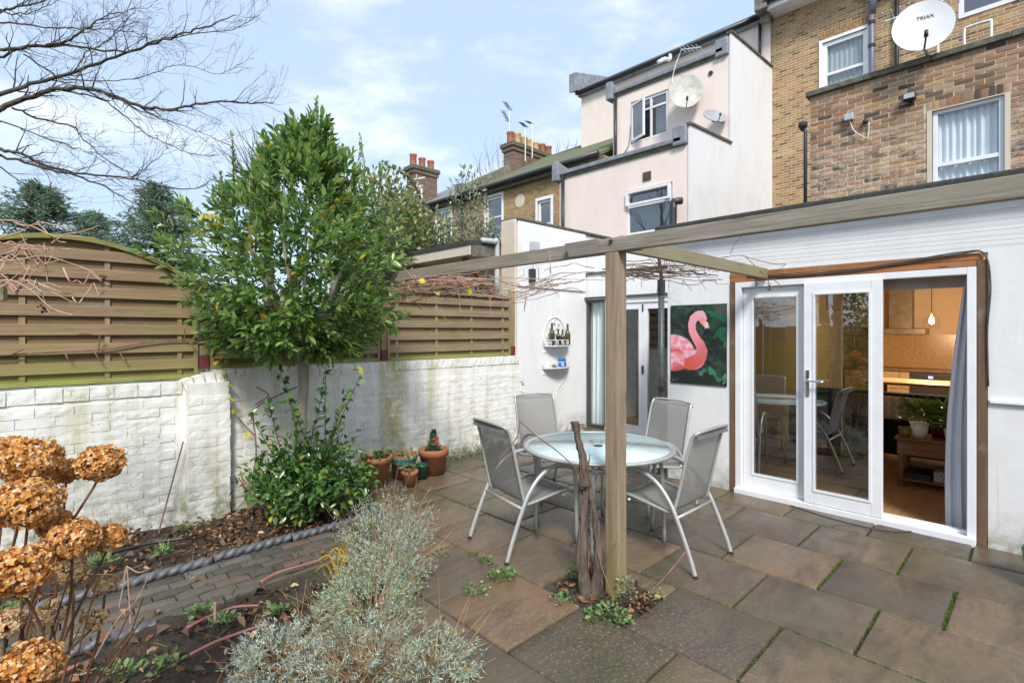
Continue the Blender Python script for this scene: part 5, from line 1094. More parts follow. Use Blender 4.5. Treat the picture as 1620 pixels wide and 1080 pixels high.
for i, (z, lab, c) in enumerate([(.111,'black','black box file lying on the lower shelf of the side table'),(.111,'pale','stack of magazines on the lower shelf of the side table')]):
    tag(obj('books', MB().box(X0+.04, X1-.04, (.76 if i == 0 else .46), (1.0 if i == 0 else .74), z, z+(.05 if i == 0 else .10)), simple('book_'+lab, (.012,.012,.014) if i == 0 else (.34,.33,.31), .5, var=.6, scale=60), None, bevel=.004), c, 'books')
def houseplant(label, x, y, r, h, mat, nl, ll, wl):
    t = thing('house_plant', label, 'house plant', (x,y,TH+.025), 0, 'house plants on the side table'); obj('pot', MB().lathe([(r*.3,0),(r*.72,.0),(r,h),(r*.92,h),(r*.88,h-.02)], n=24), mat, t, True)
    a = RNG.random(nl)*2*math.pi; C = np.stack([np.cos(a)*r*.5, np.sin(a)*r*.5, h+RNG.random(nl)*ll*.9], 1); D = np.stack([np.cos(a), np.sin(a), RNG.uniform(-.1,1.3,nl)], 1); leaves('foliage', C, D, RNG.uniform(.6,1.1,nl)*ll, wl, M['palm_leaf'], t, curl=.25)
houseplant('palm in a white pot on the side table', 6.66, .86, .08, .15, M['white_paint'], 150, .19, .018); houseplant('plant in a dark red pot behind the white pot', 6.82, .72, .08, .16, simple('red_pot', (.14,.012,.01), .3), 90, .17, .03); houseplant('upright plant in a white pot by the curtain', 6.64, .60, .07, .12, M['white_paint'], 60, .24, .022)
tag(obj('candle_jar', MB().lathe([(.03,0),(.05,.0),(.055,.10),(.048,.10),(.045,.02)], (6.62,.975,TH+.025), 20), simple('olive_glass', (.22,.17,.02), .15), None, True), 'small olive yellow glass jar at the left end of the side table', 'jar')
dt = thing('dining_table', 'pale wooden table edge behind the sofa', 'table', (9.2,1.0,0)); obj('top', MB().box(8.8,9.6,.3,1.75,.86,.90), simple('pale_wood', (.45,.29,.15), .4), dt, bevel=.008, world=True)
for x in (8.88, 9.52):
    for y in (.4, 1.65): obj('leg', MB().box(x-.03,x+.03,y-.03,y+.03,.012,.859), M['walnut'], dt, world=True)
cm = MB().grid(lambda u, v: (5.43+.016*math.sin(u*13)+.006*math.sin(u*31), lerp(.375, .535-.11*v**2, u) + .012*math.sin(v*4), lerp(.018, 2.03, v)), 50, 24); tag(obj('curtain', cm, M['curtain_grey'], None, True), 'grey curtain gathered at the right of the open patio door', 'curtain')
# sitting room seen through the bifold
bs = thing('bookcase', 'tall bookcase of books and files behind the bifold doors', 'bookcase', (9.9,4.4,0)); obj('carcass', MB().box(10.3,10.58,3.9,5.3,.02,2.3), M['white_paint'], bs, world=True)
bcol = [simple('spine_%d' % i, c, .6, var=.1) for i, c in enumerate([(.30,.05,.06),(.55,.55,.52),(.12,.10,.10),(.20,.28,.38),(.42,.40,.34),(.10,.03,.05)])]
for r in range(5):
    obj('shelf', MB().box(10.02,10.30,3.9,5.3,.38+r*.38,.40+r*.38), M['white_paint'], bs, world=True); y = 3.95
    while y < 5.2: w = random.uniform(.03,.06); obj('book', MB().box(10.08,10.299,y,y+w*.94,.4005+r*.38,.4005+r*.38+random.uniform(.2,.32)), random.choice(bcol), bs, world=True); y += w
ac = thing('armchair', 'grey wing armchair behind the bifold glass', 'armchair', (8.4,3.9,0)); obj('seat', MB().box(8.0,8.7,3.55,4.25,.15,.46), M['armchair_grey'], ac, bevel=.07, seg=3, world=True); obj('back', MB().box(7.85,8.05,3.5,4.3,.2,1.12), M['armchair_grey'], ac, bevel=.09, seg=3, world=True)
for y in (3.45,4.2): obj('arm', MB().box(7.9,8.65,y,y+.14,.2,.66), M['armchair_grey'], ac, bevel=.06, seg=3, world=True)
for x in (7.95, 8.62):
    for y in (3.6, 4.2): obj('leg', MB().box(x-.025,x+.025,y-.025,y+.025,.01,.2), M['walnut'], ac, world=True)

# ================================================================== plants
def rvec(s=1.0): return Vector((random.gauss(0,s), random.gauss(0,s), random.gauss(0,s)))
def twig_tree(mb, p0, d0, length, r0, depth, spread=.55, up=.05, n=5, kids=(3,5), sides=5, cb=None):
    pts = [Vector(p0)]; d = Vector(d0).normalized(); st = length/n
    for i in range(n): d = (d + rvec(.16) + Vector((0,0,up))).normalized(); pts.append(pts[-1] + d*st)
    mb.tube(pts, [max(.0012, r0*(1-.75*i/n)) for i in range(n+1)], sides, False)
    if cb: cb(pts)
    if depth > 0:
        for k in range(random.randint(*kids)):
            i = random.randint(1, n); b = (pts[i]-pts[i-1]).normalized(); sdv = b.cross(rvec()).normalized()
            twig_tree(mb, pts[i], b + sdv*random.uniform(.5,1.2)*spread*1.4, length*random.uniform(.4,.7), r0*(1-.75*i/n)*.62, depth-1, spread, up, max(3,n-1), kids, max(3,sides-1), cb)
# ---- big bare tree reaching in from the left
BT = thing('bare_tree', 'large leafless tree whose branches reach in over the fence from the left', 'tree', (-3.4, 11.2, -.3))
limbs = [([(0,450),(150,400),(350,340),(500,285),(700,220),(870,160),(1000,120),(1120,70)], 8.5), ([(0,515),(150,460),(290,420),(480,435),(650,500),(800,520),(900,500),(1050,480),(1200,490),(1300,490)], 10),
 ([(0,235),(100,225),(290,205),(380,150),(470,95),(540,65),(640,50)], 6.5), ([(0,275),(100,228),(300,220),(600,240),(750,190),(900,165),(1100,140),(1230,75)], 5), ([(0,710),(100,730),(200,780),(400,825),(620,845),(750,880),(900,900),(1000,860)], 6.5),
 ([(0,735),(200,790),(400,850),(520,900),(650,970),(780,1010)], 5), ([(60,510),(180,560),(340,600),(420,680),(520,770),(620,830),(700,900)], 4), ([(300,430),(480,470),(600,560),(700,640),(820,690),(900,730),(1020,740)], 3.5),
 ([(0,575),(200,650),(380,710),(500,770)], 3.5), ([(0,110),(120,120),(280,135),(400,140),(600,150),(730,190)], 3.5), ([(0,50),(80,35),(220,0),(330,-40)], 5), ([(480,435),(700,540),(850,590),(1000,650),(1080,690)], 2.6),
 ([(100,250),(270,360),(370,380),(600,380),(750,340),(850,310),(1040,350),(1150,300)], 3), ([(0,790),(90,860),(200,930),(280,965)], 2.6), ([(0,60),(100,70),(180,50),(260,10)], 3), ([(350,340),(420,240),(480,215),(560,130),(600,80)], 2.5), ([(620,845),(700,790),(780,720),(800,640)], 2.2), ([(290,420),(360,380),(430,250),(530,180),(640,60)], 2.2)]
lm = MB(); tw = MB(); ends = []
for k, (pp, w) in enumerate(limbs):
    dd = 6.2 + .5*math.sin(k*2.1); P_ = [PD(a/3, b/3, dd + .25*math.sin(i*.8+k) + .0006*a) for i, (a, b) in enumerate(pp)]
    path_ = smooth_path(P_, 5); n = len(path_)
    path_ = [p + rvec(.008) for p in path_]
    r0 = w*.5*dd/813*.82; lm.tube(path_, [max(.0035, r0*(1-.80*i/n)) for i in range(n)], 6, False)
    if pp[0][0] == 0: ends.append((path_[0], r0))
    for i in range(2, n):
        for _ in range(1 if random.random() < .58 else 2):
            if random.random() < .80:
                b = (path_[i]-path_[i-1]).normalized(); s_ = b.cross(rvec()).normalized(); twig_tree(tw, path_[i], b*.8+s_*.75+Vector((0,0,.25)), random.uniform(.16,.52), max(.0026, r0*(1-.8*i/n)*.42), 2, .5, .04, 4, (1,3), 4)
trk = MB(); tb_ = Vector((-3.4,11.2,-.3)); fork = Vector((-3.0,10.9,3.0)); trk.tube([tb_, tb_+Vector((.1,-.05,1.2)), fork, fork+Vector((.2,-.1,1.5)), fork+Vector((.3,.1,4.5))], [.32,.26,.22,.16,.05], 12)
for p, r in ends: lm.tube(smooth_path([fork + Vector((.1,0,(p.z-3.0)*.35)), fork.lerp(p, .5)+Vector((0,0,.05)), p], 4), [max(r*1.6, .02)]*4+[max(r*1.25,.012)]*4+[r], 6, False)
obj('trunk', trk, M['bark_tree'], BT, True, world=True); obj('limbs', lm, M['bark_tree'], BT, True, world=True); obj('twigs', tw, M['twig'], BT, False, world=True)
def bare(label, base, h, seed, d, name='bare_tree', group=None, k=7):
    random.seed(seed); T = thing(name, label, 'tree', base, 0, group); m = MB(); m2 = MB(); b = Vector(base)
    tr = [b, b+Vector((.05,0,h*.2)), b+Vector((.1,.05,h*.4)), b+Vector((.0,.05,h*.7)), b+Vector((.1,.0,h))]; m.tube(tr, [h*.022,h*.019,h*.014,h*.008,h*.002], 8)
    for q in range(k*2):
        f_ = random.uniform(.25,.9); p = tr[0].lerp(tr[-1], f_); a = random.random()*6.28; twig_tree(m2, p, Vector((math.cos(a)*.7, math.sin(a)*.7, 1.0)), h*random.uniform(.3,.55)*(1.1-f_*.6), h*.008*(1.1-f_), 2, .45, .06, 5, (3,4), 4)
    obj('trunk', m, M['bark_tree'], T, True, world=True); obj('twigs', m2, M['twig'], T, False, world=True)
def shoot_clump(label, px, pyt, pyb, d, w, n, seed, group):
    random.seed(seed); b = PD(px, pyb, d); T = thing('bare_tree', label, 'tree', (b.x, b.y, -.3), 0, group); m = MB(); hh = PD(px, pyt, d).z - b.z
    m.tube([(b.x,b.y,-.3), (b.x,b.y,b.z)], [.12,.07], 6)
    for k in range(n):
        a = Vector((rx, ry, 0))*random.uniform(-w, w); twig_tree(m, b + a*.4, Vector((a.x*.5/w, a.y*.5/w, 1.0)), hh*random.uniform(.6,1.0), .016, 1, .25, .05, 5, (2,4), 3)
    obj('twigs', m, M['twig'], T, False, world=True)
shoot_clump('thin bare treetop behind the roofs left of the wide chimney', 775, 225, 290, 27, 1.5, 12, 4, 'distant bare trees'); shoot_clump('thin bare treetop peeping between the wide chimney and the pink house', 888, 215, 262, 30, 1.2, 8, 5, 'distant bare trees'); shoot_clump('purple grey bare treetop just behind the bay tree crown', 425, 195, 300, 9.5, .75, 26, 6, 'distant bare trees')
bare('leafless tree in the garden behind the camera', (-5.5,15.5,-.3), 11, 9, 0); bare('second leafless tree behind the camera near the back fence', (-9.0,5.0,-.3), 9, 10, 0)
random.seed(21)
# ---- conifers behind the fence
def conifer(label, px, pyt, d, wpx, seed):
    random.seed(seed); t0 = PD(px, pyt, d); T = thing('conifer_tree', label, 'tree', (t0.x,t0.y,-.3), 0, 'dark conifers behind the fence'); b = Vector((t0.x,t0.y,-.3)); Ht = t0.z+.3; W_ = wpx*d/813/2
    br = MB(); br.tube([b, b+Vector((0,0,Ht*.6)), t0], [.16,.09,.012], 8); C = []; D = []
    n = 260
    for i in range(n):
        f_ = random.random()**.8; z = .9+f_*(Ht-.95); r = W_*(1-f_)**.75*random.uniform(.5,1.1)+.08; a = random.random()*6.28; o = Vector((math.cos(a), math.sin(a), -.10+.25*f_)); st = b+Vector((0,0,z)); e = st + o*r
        br.tube([st, st.lerp(e,.5)+Vector((0,0,.05)), e], [.018,.010,.003], 3, False)
        for q in range(64):
            s_ = random.random()**.7; p = st.lerp(e, s_) + rvec(.055); C.append(p); D.append(o*.9 + rvec(.45) + Vector((0,0,-.12)))
    obj('trunk', br, M['bark_tree'], T, False, world=True); o = leaves('crown', np.array(C), np.array(D), RNG.uniform(.07,.16,len(C)), .034, M['conifer'], T); o.location = -T.location
conifer('dark conifer at the far left behind the arched fence', 62, 292, 12, 480, 31); conifer('dark conifer between the arched fence and the bay tree', 248, 292, 12.5, 360, 32); conifer('small conifer top filling the gap left of the bay tree', 150, 338, 15, 260, 33)
# ---- generic bushes
def bush(name, label, c, rad, n, ln, wd, mat, cat='shrub', group=None, lumps=9, stems=True, seed=1):
    random.seed(seed); T = thing(name, label, cat, (c[0], c[1], c[2]-rad[2]), 0, group); Cs = []; Ds = []
    L_ = [(Vector((0,0,0)), 1.0)] + [(Vector((random.uniform(-.75,.75)*rad[0], random.uniform(-.75,.75)*rad[1], random.uniform(-.5,.8)*rad[2])), random.uniform(.35,.6)) for _ in range(lumps)]
    for (o, s) in L_:
        k = int(n*(s**2)/sum(q[1]**2 for q in L_)); v = unit(RNG.normal(0,1,(k,3))); r = (.55+.5*RNG.random((k,1)))**.6*s; P_ = v*r*np.array(rad) + np.array(o)
        Cs.append(P_); Ds.append(v + RNG.normal(0,.6,(k,3)) + np.array([0,0,.15]))
    C = np.concatenate(Cs)+np.array([0,0,rad[2]]); o = leaves('foliage', C, np.concatenate(Ds), RNG.uniform(.7,1.3,len(C))*ln, wd, M[mat], T)
    if stems:
        m = MB()
        for k in range(14): a = random.random()*6.28; m.tube([(0,0,-.0), (math.cos(a)*rad[0]*.3, math.sin(a)*rad[1]*.3, rad[2]*.8), (math.cos(a)*rad[0]*.7, math.sin(a)*rad[1]*.7, rad[2]*random.uniform(1,1.6))], [.03,.02,.006], 5)
        obj('stems', m, M['twig'], T)
    return T
q = PD(625,350,9.5); bush('ivy_shrub', 'tall yellow green ivy shrub in the neighbour\'s garden right of the bay tree', (q.x,q.y,1.6), (1.35,1.0,2.25), 17000, .10, .055, 'hedge_leaf', seed=3)
q = PD(690,378,10.2); bush('ivy_shrub', 'variegated ivy mass below the pale brick house window', (q.x,q.y,1.2), (1.2,.9,2.35), 14000, .10, .05, 'greyshrub', seed=4)
q = PD(748,360,10.6); bush('ivy_shrub', 'grey green climber against the orange brick house behind the lean-to', (q.x,q.y,1.5), (.85,.7,2.5), 8000, .11, .035, 'greyshrub', seed=5)
q = PD(640,330,10.0); T = thing('leafy_branch', 'arching dark leafy branch rising left of the narrow chimney', 'branch', (q.x,q.y,1.0)); P_ = smooth_path([PD(690,390,9.9), PD(672,330,10), PD(652,288,10), PD(630,270,10), PD(605,259,10)], 8); obj('stem', MB().tube(P_, [.03-.024*i/len(P_) for i in range(len(P_))], 6), M['twig'], T, world=True)
C = []; D = []
for p in P_[6:]:
    for k in range(7): C.append(p+rvec(.015)); D.append(rvec(1)+Vector((0,0,.4)))
for (a_, b_) in [((610,300),(650,330)),((595,310),(630,345)),((640,285),(668,330)),((590,290),(600,330))]:
    for k in range(90): C.append(PD(random.uniform(a_[0],b_[0]), random.uniform(a_[1],b_[1]), 9.9)+rvec(.08)); D.append(rvec(1))
o = leaves('foliage', np.array(C), np.array(D), .085, .035, M['hedge_leaf'], T); o.location = -T.location
# garden behind the camera (seen in the glass)
for k, (x, y, r, m_, lab) in enumerate([(-6.5,-3.5,2.0,'hedge_leaf','yellow green hedge bush at the back of the garden, left'),(-6.8,-.5,2.2,'greyshrub','brown grey bush at the back of the garden, centre'),(-6.2,2.6,1.7,'shrub_leaf','dark bush at the back of the garden, right'),(-5.2,-6.5,2.1,'greyshrub','grey bush in the far back corner of the garden'),(-3.5,-8.2,1.9,'hedge_leaf','olive bush by the side fence behind the camera'),(-.5,-8.6,1.8,'greyshrub','pale bush by the side fence behind the camera')]): bush('garden_bush', lab, (x,y,r*.9), (r*.9,r*.9,r*1.15), 2600, .16, .08, m_, seed=40+k)
bf = thing('back_fence', 'brown board fence at the back of the garden behind the camera', 'fence', (-8.2,0,-.3))
for k in range(34): obj('board', MB().box(-8.22,-8.2,-9+k*.5,-8.51+k*.5,-.3,1.75+.03*(k % 2)), M['slat_brown'], bf, world=True)
# ---- clipped bay tree
random.seed(8); TX, TY = 1.86, 4.58
BAY = thing('bay_tree', 'tall lollipop bay tree with glossy green and some yellow leaves by the white wall', 'tree', (TX,TY,-.1))
tr = MB(); tr.tube(smooth_path([(TX,TY,-.12),(TX+.012,TY,.3),(TX-.008,TY+.01,.75),(TX+.004,TY,1.12),(TX,TY,1.42)],5), [.058,.052,.047,.044,.043,.042,.042,.041,.041,.041,.040,.041,.042,.042,.043,.044,.046,.048,.050,.050,.052], 12)
for a, l in [(.3,1.0),(2.2,.9),(4.1,1.0),(5.4,.9),(1.2,.8),(3.2,.9)]:
    e = Vector((TX+math.cos(a)*.5*l, TY+math.sin(a)*.4*l, 2.3)); tr.tube([(TX,TY,1.36), (TX+math.cos(a)*.12, TY+math.sin(a)*.12, 1.6), e, e+Vector((0,0,.6))], [.034,.027,.013,.004], 7, False)
for s_ in (-1, 1): tr.tube([(TX,TY,1.30), (TX+s_*.05*rx, TY+s_*.05*ry, 1.45), (TX+s_*.16*rx, TY+s_*.16*ry, 1.72)], [.036,.032,.022], 8, False)
obj('trunk', tr, M['bark_bay'], BAY, True, world=True)
prof_z = [1.46,1.56,1.72,1.9,2.1,2.3,2.5,2.7,2.9,3.1,3.35]; prof_r = [.34,.64,.86,.97,1.02,1.0,.88,.68,.48,.28,.10]
cx_off = lambda z: np.interp(z, [1.5,2.3,3.0,3.6], [-.06,-.10,-.02,.10])
C = []; D = []; stm = MB(); LN = []
def shoot(p, d, ln, nl, ll, lift=.6):
    p = Vector(p); d = Vector(d).normalized(); e = p + d*ln; stm.tube([p, p.lerp(e,.5)+rvec(.01), e], [.005,.004,.002], 4, False); ph = random.random()*6
    for i in range(nl):
        f_ = (i+.6)/nl; a = ph + i*2.4; s_ = d.cross(Vector((.3,.1,1))).normalized(); u = s_.cross(d); o = s_*math.cos(a) + u*math.sin(a)
        C.append(p.lerp(e, f_)); D.append(o*(1.0-.45*f_) + d*(lift+.5*f_)); LN.append(ll*random.uniform(.55,1.15))
for i in range(1200):
    z = np.interp(random.random()**1.12, np.linspace(0,1,11), prof_z); R_ = np.interp(z, prof_z, prof_r); a = random.random()*6.28; r = R_*math.sqrt(random.uniform(.08,1.0))*(.84 + .20*math.sin(a*4+z*5)+.08*math.sin(a*9-z*7))
    lat = math.cos(a)*r + cx_off(z); dep = math.sin(a)*r*.86; x = TX + rx*lat + fx*dep; y = TY + ry*lat + fy*dep
    if z < 2.30: y = min(y, 5.30)
    out_ = Vector((rx*math.cos(a)+fx*math.sin(a), ry*math.cos(a)+fy*math.sin(a), 0)); upw = np.interp(z, [1.5,1.9,2.6,3.3], [-.35,.2,.8,1.8])
    shoot((x,y,z), out_ + Vector((0,0,upw)) + rvec(.28), random.uniform(.12,.20), random.randint(8,12), .098)
for (px, pt, pb, n) in [(500,158,290,2),(486,190,280,1),(527,200,290,2),(545,235,290,1),(570,216,300,2),(558,240,290,1),(367,212,310,2),(420,208,300,2),(410,235,300,1),(438,245,300,1),(600,262,320,2),(350,275,340,2),(268,348,370,2),(470,215,280,3),(590,300,340,2),(620,345,370,2)]:
    for k in range(n):
        d_ = 4.58 + random.uniform(-.25,.35); b = PD(px+random.uniform(-9,9), pb, d_); t = PD(px+random.uniform(-4,4)*(k > 0), pt+random.uniform(0,28)*(k > 0), d_); shoot(b, t-b, (t-b).length, int((t-b).length/.017), .056, 1.0)
o = leaves('crown', np.array(C), np.array(D), np.array(LN), np.array(LN)*.40, M['bay_leaf'], BAY, curl=.06); o.location = -BAY.location
obj('shoots', stm, M['twig'], BAY, world=True)
C = [PD(random.gauss(x,9), random.gauss(y,7), 4.2+random.gauss(0,.05)) for x, y in [(322,356),(340,362),(318,372),(345,352)] for _ in range(5)]; o = leaves('yellow_leaves', np.array(C), RNG.normal(0,1,(len(C),3)), .075, .045, M['yellow_leaf'], BAY); o.location = -BAY.location
# ---- glossy shrub round its foot
SH = thing('evergreen_shrub', 'glossy dark green evergreen shrub with upright shoots at the foot of the bay tree', 'shrub', (1.95,4.55,-.1)); C = []; D = []; LN = []; stm = MB()
tops = [(395,655),(443,590),(452,605),(425,640),(515,575),(512,612),(545,625),(572,590),(540,665),(560,700),(430,700),(405,730),(500,690),(530,720),(415,760),(450,740),(480,760),(465,650),(545,775)]
for (px, pt) in tops:
    d_ = 4.45+random.uniform(-.35,.30); t = PD(px, pt, d_); b = Vector((1.95+random.uniform(-.25,.30), 4.52+random.uniform(-.25,.2), -.06)); mid = b.lerp(t,.5)+rvec(.03); shp = smooth_path([b, mid, t], 8)
    stm.tube(shp, [.007-.005*i/len(shp) for i in range(len(shp))], 5, False)
    for i, p in enumerate(shp[3:]):
        for k in range(3): C.append(p+rvec(.012)); D.append(rvec(.8)+Vector((0,0,.45))); LN.append(random.uniform(.055,.085))
for i in range(300):
    a = random.random()*6.28; r = math.sqrt(random.random()); p = Vector((1.92 + rx*math.cos(a)*r*.42 + fx*math.sin(a)*r*.40, 4.52 + ry*math.cos(a)*r*.42 + fy*math.sin(a)*r*.42, .02+.62*(1-r*r*.75)*random.uniform(.15,1)))
    shoot2 = rvec(.5)+Vector((math.cos(a)*rx,math.cos(a)*ry,.7))
    for k in range(8): C.append(p+shoot2*.02*k+rvec(.02)); D.append(rvec(.9)+shoot2*.5); LN.append(random.uniform(.05,.08))
o = leaves('foliage', np.array(C), np.array(D), np.array(LN), np.array(LN)*.52, M['shrub_leaf'], SH, curl=.08); o.location = -SH.location; obj('stems', stm, M['twig'], SH, world=True)
# climber stems on the wall with yellow leaves
CL = thing('climber', 'nearly leafless climber with a few yellow leaves beside the wall pier', 'climber', PG(395,815,-.08)); m = MB(); b = PD(392,810,4.75)
for pts in [[(392,812),(398,770),(405,720),(404,690),(402,650),(430,630),(470,612)],[(396,770),(385,760),(380,745)],[(404,690),(375,660),(350,630),(335,615)],[(404,640),(425,625),(406,612)],[(398,765),(412,735),(415,712)],[(392,800),(386,770),(377,755)]]: m.tube(smooth_path([PD(x,y,4.75) for x, y in pts], 4), .007, 5, False)
obj('stems', m, M['cane_dark'], CL, world=True)
C = [PD(x,y,4.72) for x, y in [(337,553),(347,570),(355,585),(358,608),(362,628),(372,645),(392,682),(430,700),(345,560),(340,548)]]; o = leaves('yellow_leaves', np.array(C), RNG.normal(0,.5,(len(C),3))+np.array([0,0,-.8]), .065, .05, M['yellow_leaf'], CL); o.location = -CL.location
obj('runner', MB().tube(smooth_path([PD(338,545,4.72),PD(350,575,4.72),PD(362,630,4.72),PD(385,670,4.72),PD(404,690,4.75)],4), .003, 4), M['cane_dark'], CL, world=True)
fv = thing('climbing_vine', 'long brown vine stem trained along the arched fence panel', 'vine', (.4,5.36,1.6)); m = MB(); m.tube(smooth_path([PY(x,y,5.372) for x, y in [(-40,565),(30,560),(100,556),(170,552),(230,542),(290,538),(340,546),(430,556),(520,552)]],5), .0065, 6, False)
for x, y, e in [(103,557,(107,568)),(155,556,(158,530)),(150,557,(157,570)),(188,555,(197,570)),(300,540,(308,553)),(20,560,(38,552)),(292,538,(292,520))]: m.tube([PY(x,y,5.368), PY(e[0],e[1],5.34)], .005, 5)
obj('stem', m, M['cane_dark'], fv, world=True)
# bamboo cane leaning on the wall
ca = PG(250,845,-.1); tag(obj('garden_cane', MB().tube([ca, PY(290,698,5.24)], .006, 6), M['cane_dark']), 'thin brown cane leaning against the white wall left of the pier', 'cane')
# ---- lavender
def lavender(label, c, R_, Hh, n, green, seed, stalks=40, squash=1.0):
    random.seed(seed); T = thing('lavender_bush', label, 'lavender', c, 0, 'silver lavender bushes at the patio edge'); rg = np.random.default_rng(seed)
    a = rg.random(n)*2*math.pi; tilt = np.sqrt(rg.random(n))*1.25; ln = Hh*(.65+.5*rg.random(n))*(1-.12*tilt)
    d = np.stack([np.cos(a)*np.sin(tilt)*R_/Hh*squash, np.sin(a)*np.sin(tilt)*R_/Hh, np.cos(tilt)+.15], 1); d = unit(d)*1.0
    base = np.stack([np.cos(a)*R_*.35*np.sqrt(rg.random(n)), np.sin(a)*R_*.35*np.sqrt(rg.random(n)), np.zeros(n)], 1); tip = base + d*ln[:,None]*1.25; tip[:,2] = np.maximum(tip[:,2], .05)
    k = 20; f = (.30 + .70*((np.arange(k)+rg.random((n,k)))/k)**.55); P_ = base[:,None]*(1-f[...,None]) + tip[:,None]*f[...,None]; P_[...,2] -= (.05*(f**2))*np.sin(tilt)[:,None]; P_ += rg.normal(0,.006,P_.shape)
    DD = d[:,None]*.65 + rg.normal(0,.62,P_.shape); P_ = P_.reshape(-1,3); P_[:,2] = np.maximum(P_[:,2], .012); gm = rg.random(len(P_)) < green
    blades('foliage', P_[~gm], DD.reshape(-1,3)[~gm], rg.uniform(.018,.036,(~gm).sum()), .0046, M['lavender'], T); blades('green_foliage', P_[gm], DD.reshape(-1,3)[gm], rg.uniform(.018,.036,gm.sum()), .0048, M['lavender_green'], T)
    m = MB()
    for i in range(0, n, 3): m.tube([base[i], (base[i]+tip[i])/2+np.array([0,0,.02]), tip[i]-np.array([0,0,.02])], [.003,.0022,.001], 3, False)
    for i in range(stalks):
        j = random.randrange(n); e = tip[j]*1.0 + d[j]*random.uniform(.06,.20) + np.array([random.gauss(0,.03),random.gauss(0,.03),random.uniform(-.02,.06)]); m.tube([base[j], (base[j]+tip[j])*.5, tip[j], e], [.0022,.0018,.0014,.001], 3, False)
    obj('stalks', m, M['straw'], T)
    return T
lavender('silver lavender bush in front of the small terracotta pot', (2.02,3.40,-.03), .31, .34, 250, .12, 61, 60); lavender('silver grey lavender bush beside the patio, second from the pots', (1.76,3.0,-.03), .30, .28, 220, .3, 62, 60); lavender('greener lavender bush in the middle of the patio edge', (1.48,2.70,-.03), .30, .24, 240, .6, 63, 50)
lavender('low spreading silver lavender at the bottom of the picture', (1.20,2.30,-.03), .36, .20, 270, .15, 64, 70); lavender('silver lavender sprawling over the front soil bed, furthest left', (.95,2.60,-.03), .26, .17, 190, .05, 65, 30); lavender('wispy lavender at the very bottom edge beside the paving', (1.45,2.02,-.03), .22, .18, 140, .3, 66, 20)
random.seed(77)
T = thing('grass_tuft', 'tuft of dry straw coloured grass under the lavender at the bottom edge', 'grass', (1.18,2.18,-.03)); n = 420; a = RNG.random(n)*6.28; blades('blades', np.stack([RNG.normal(0,.07,n),RNG.normal(0,.07,n),np.zeros(n)],1), np.stack([np.cos(a)*.8,np.sin(a)*.8,.5+RNG.random(n)*.6],1), RNG.uniform(.14,.28,n), .004, M['straw'], T)
q = PG(572,868,0); T = thing('rosemary_plant', 'small bright green feathery plant between the lavender bushes', 'plant', (q.x,q.y,-.03)); n = 900; a = RNG.random(n)*6.28; h = RNG.random(n); rr = .075*np.sqrt(RNG.random(n)); blades('foliage', np.stack([np.cos(a)*rr,np.sin(a)*rr,h*.20],1), np.stack([np.cos(a)*.5,np.sin(a)*.5,np.full(n,.9)],1), .03, .005, M['needle_dark'], T)
q = PG(535,905,0); T = thing('daylily', 'yellowing strap leaved plant at the edge of the front bed', 'plant', (q.x,q.y,-.03)); m = MB()
for k in range(11):
    a = random.random()*6.28; l_ = random.uniform(.12,.26); st_ = Vector((random.gauss(0,.02),random.gauss(0,.02),0)); pts = [st_, st_+Vector((math.cos(a)*.05,math.sin(a)*.05,l_*.8)), st_+Vector((math.cos(a)*.14,math.sin(a)*.14,l_*random.uniform(.5,.9)))]; m.tube(smooth_path(pts,4), [.008,.008,.007,.007,.006,.006,.005,.004,.002], 4, False, sx=.25)
obj('leaves', m, M['yellow_blade'], T)
# ---- dried hydrangea
random.seed(5); HY = thing('dried_hydrangea', 'dried hydrangea with large orange brown flower heads at the left edge', 'hydrangea', (-.05,2.25,-.05)); root = Vector((-.05,2.25,-.04))
heads = [(13,711,24,1.75,0),(48,728,43,1.62,0),(105,745,21,1.78,0),(159,732,32,1.72,0),(44,795,47,1.55,0),(2,800,34,1.5,0),(87,828,23,1.7,0),(115,852,37,1.60,0),(172,850,22,1.70,0),(33,902,44,1.45,0),(115,902,20,1.75,1),(167,924,15,1.8,2),(81,967,22,1.7,2),(148,980,18,1.72,2),(9,984,24,1.5,1),(46,1054,44,1.38,0)]
stm = MB()
for (px, py, rp_, d_, kind) in heads:
    c = PD(px, py, d_); r = rp_*d_/813; n = {0:400,1:150,2:60}[kind]
    v = unit(RNG.normal(0,1,(n,3))); v[:,2] = v[:,2]*.82; rad = r*(.72+.30*RNG.random((n,1))); F_ = v*rad; nrm = unit(v+RNG.normal(0,.45,(n,3)))
    t1 = unit(np.cross(nrm, RNG.normal(0,1,(n,3)))); t2 = np.cross(nrm, t1); s_ = .0118*RNG.uniform(.75,1.2,(n,1)); C = []; D = []; U = []
    for k in range(4): a = k*math.pi/2; dv = t1*math.cos(a)+t2*math.sin(a); C.append(F_); D.append(dv+nrm*RNG.uniform(-.1,.55,(n,1))); U.append(nrm)
    V_, Fc = leaf_arrays(np.concatenate(C), np.concatenate(D), np.tile(s_[:,0],4), np.tile(s_[:,0]*.95,4), up=np.concatenate(U), fold=.22, curl=.25); V_ = V_ + np.array(c-HY.location)
    nmesh('flower_head', V_, Fc, M['hydrangea'] if kind == 0 else M['hydrangea_pale'], HY)
    b = root + Vector((random.gauss(0,.09), random.gauss(0,.09), 0)); md = b.lerp(c,.6)+Vector((random.gauss(0,.03),random.gauss(0,.03),.06)); pth = smooth_path([b, md, c-Vector((0,0,r*.6)), c], 6); stm.tube(pth, [.0055-.003*i/len(pth) for i in range(len(pth))], 6, False)
    for k in range(10): e = c + rvec(1).normalized()*r*.75; stm.tube([c-Vector((0,0,r*.5)), e], [.002,.001], 3, False)
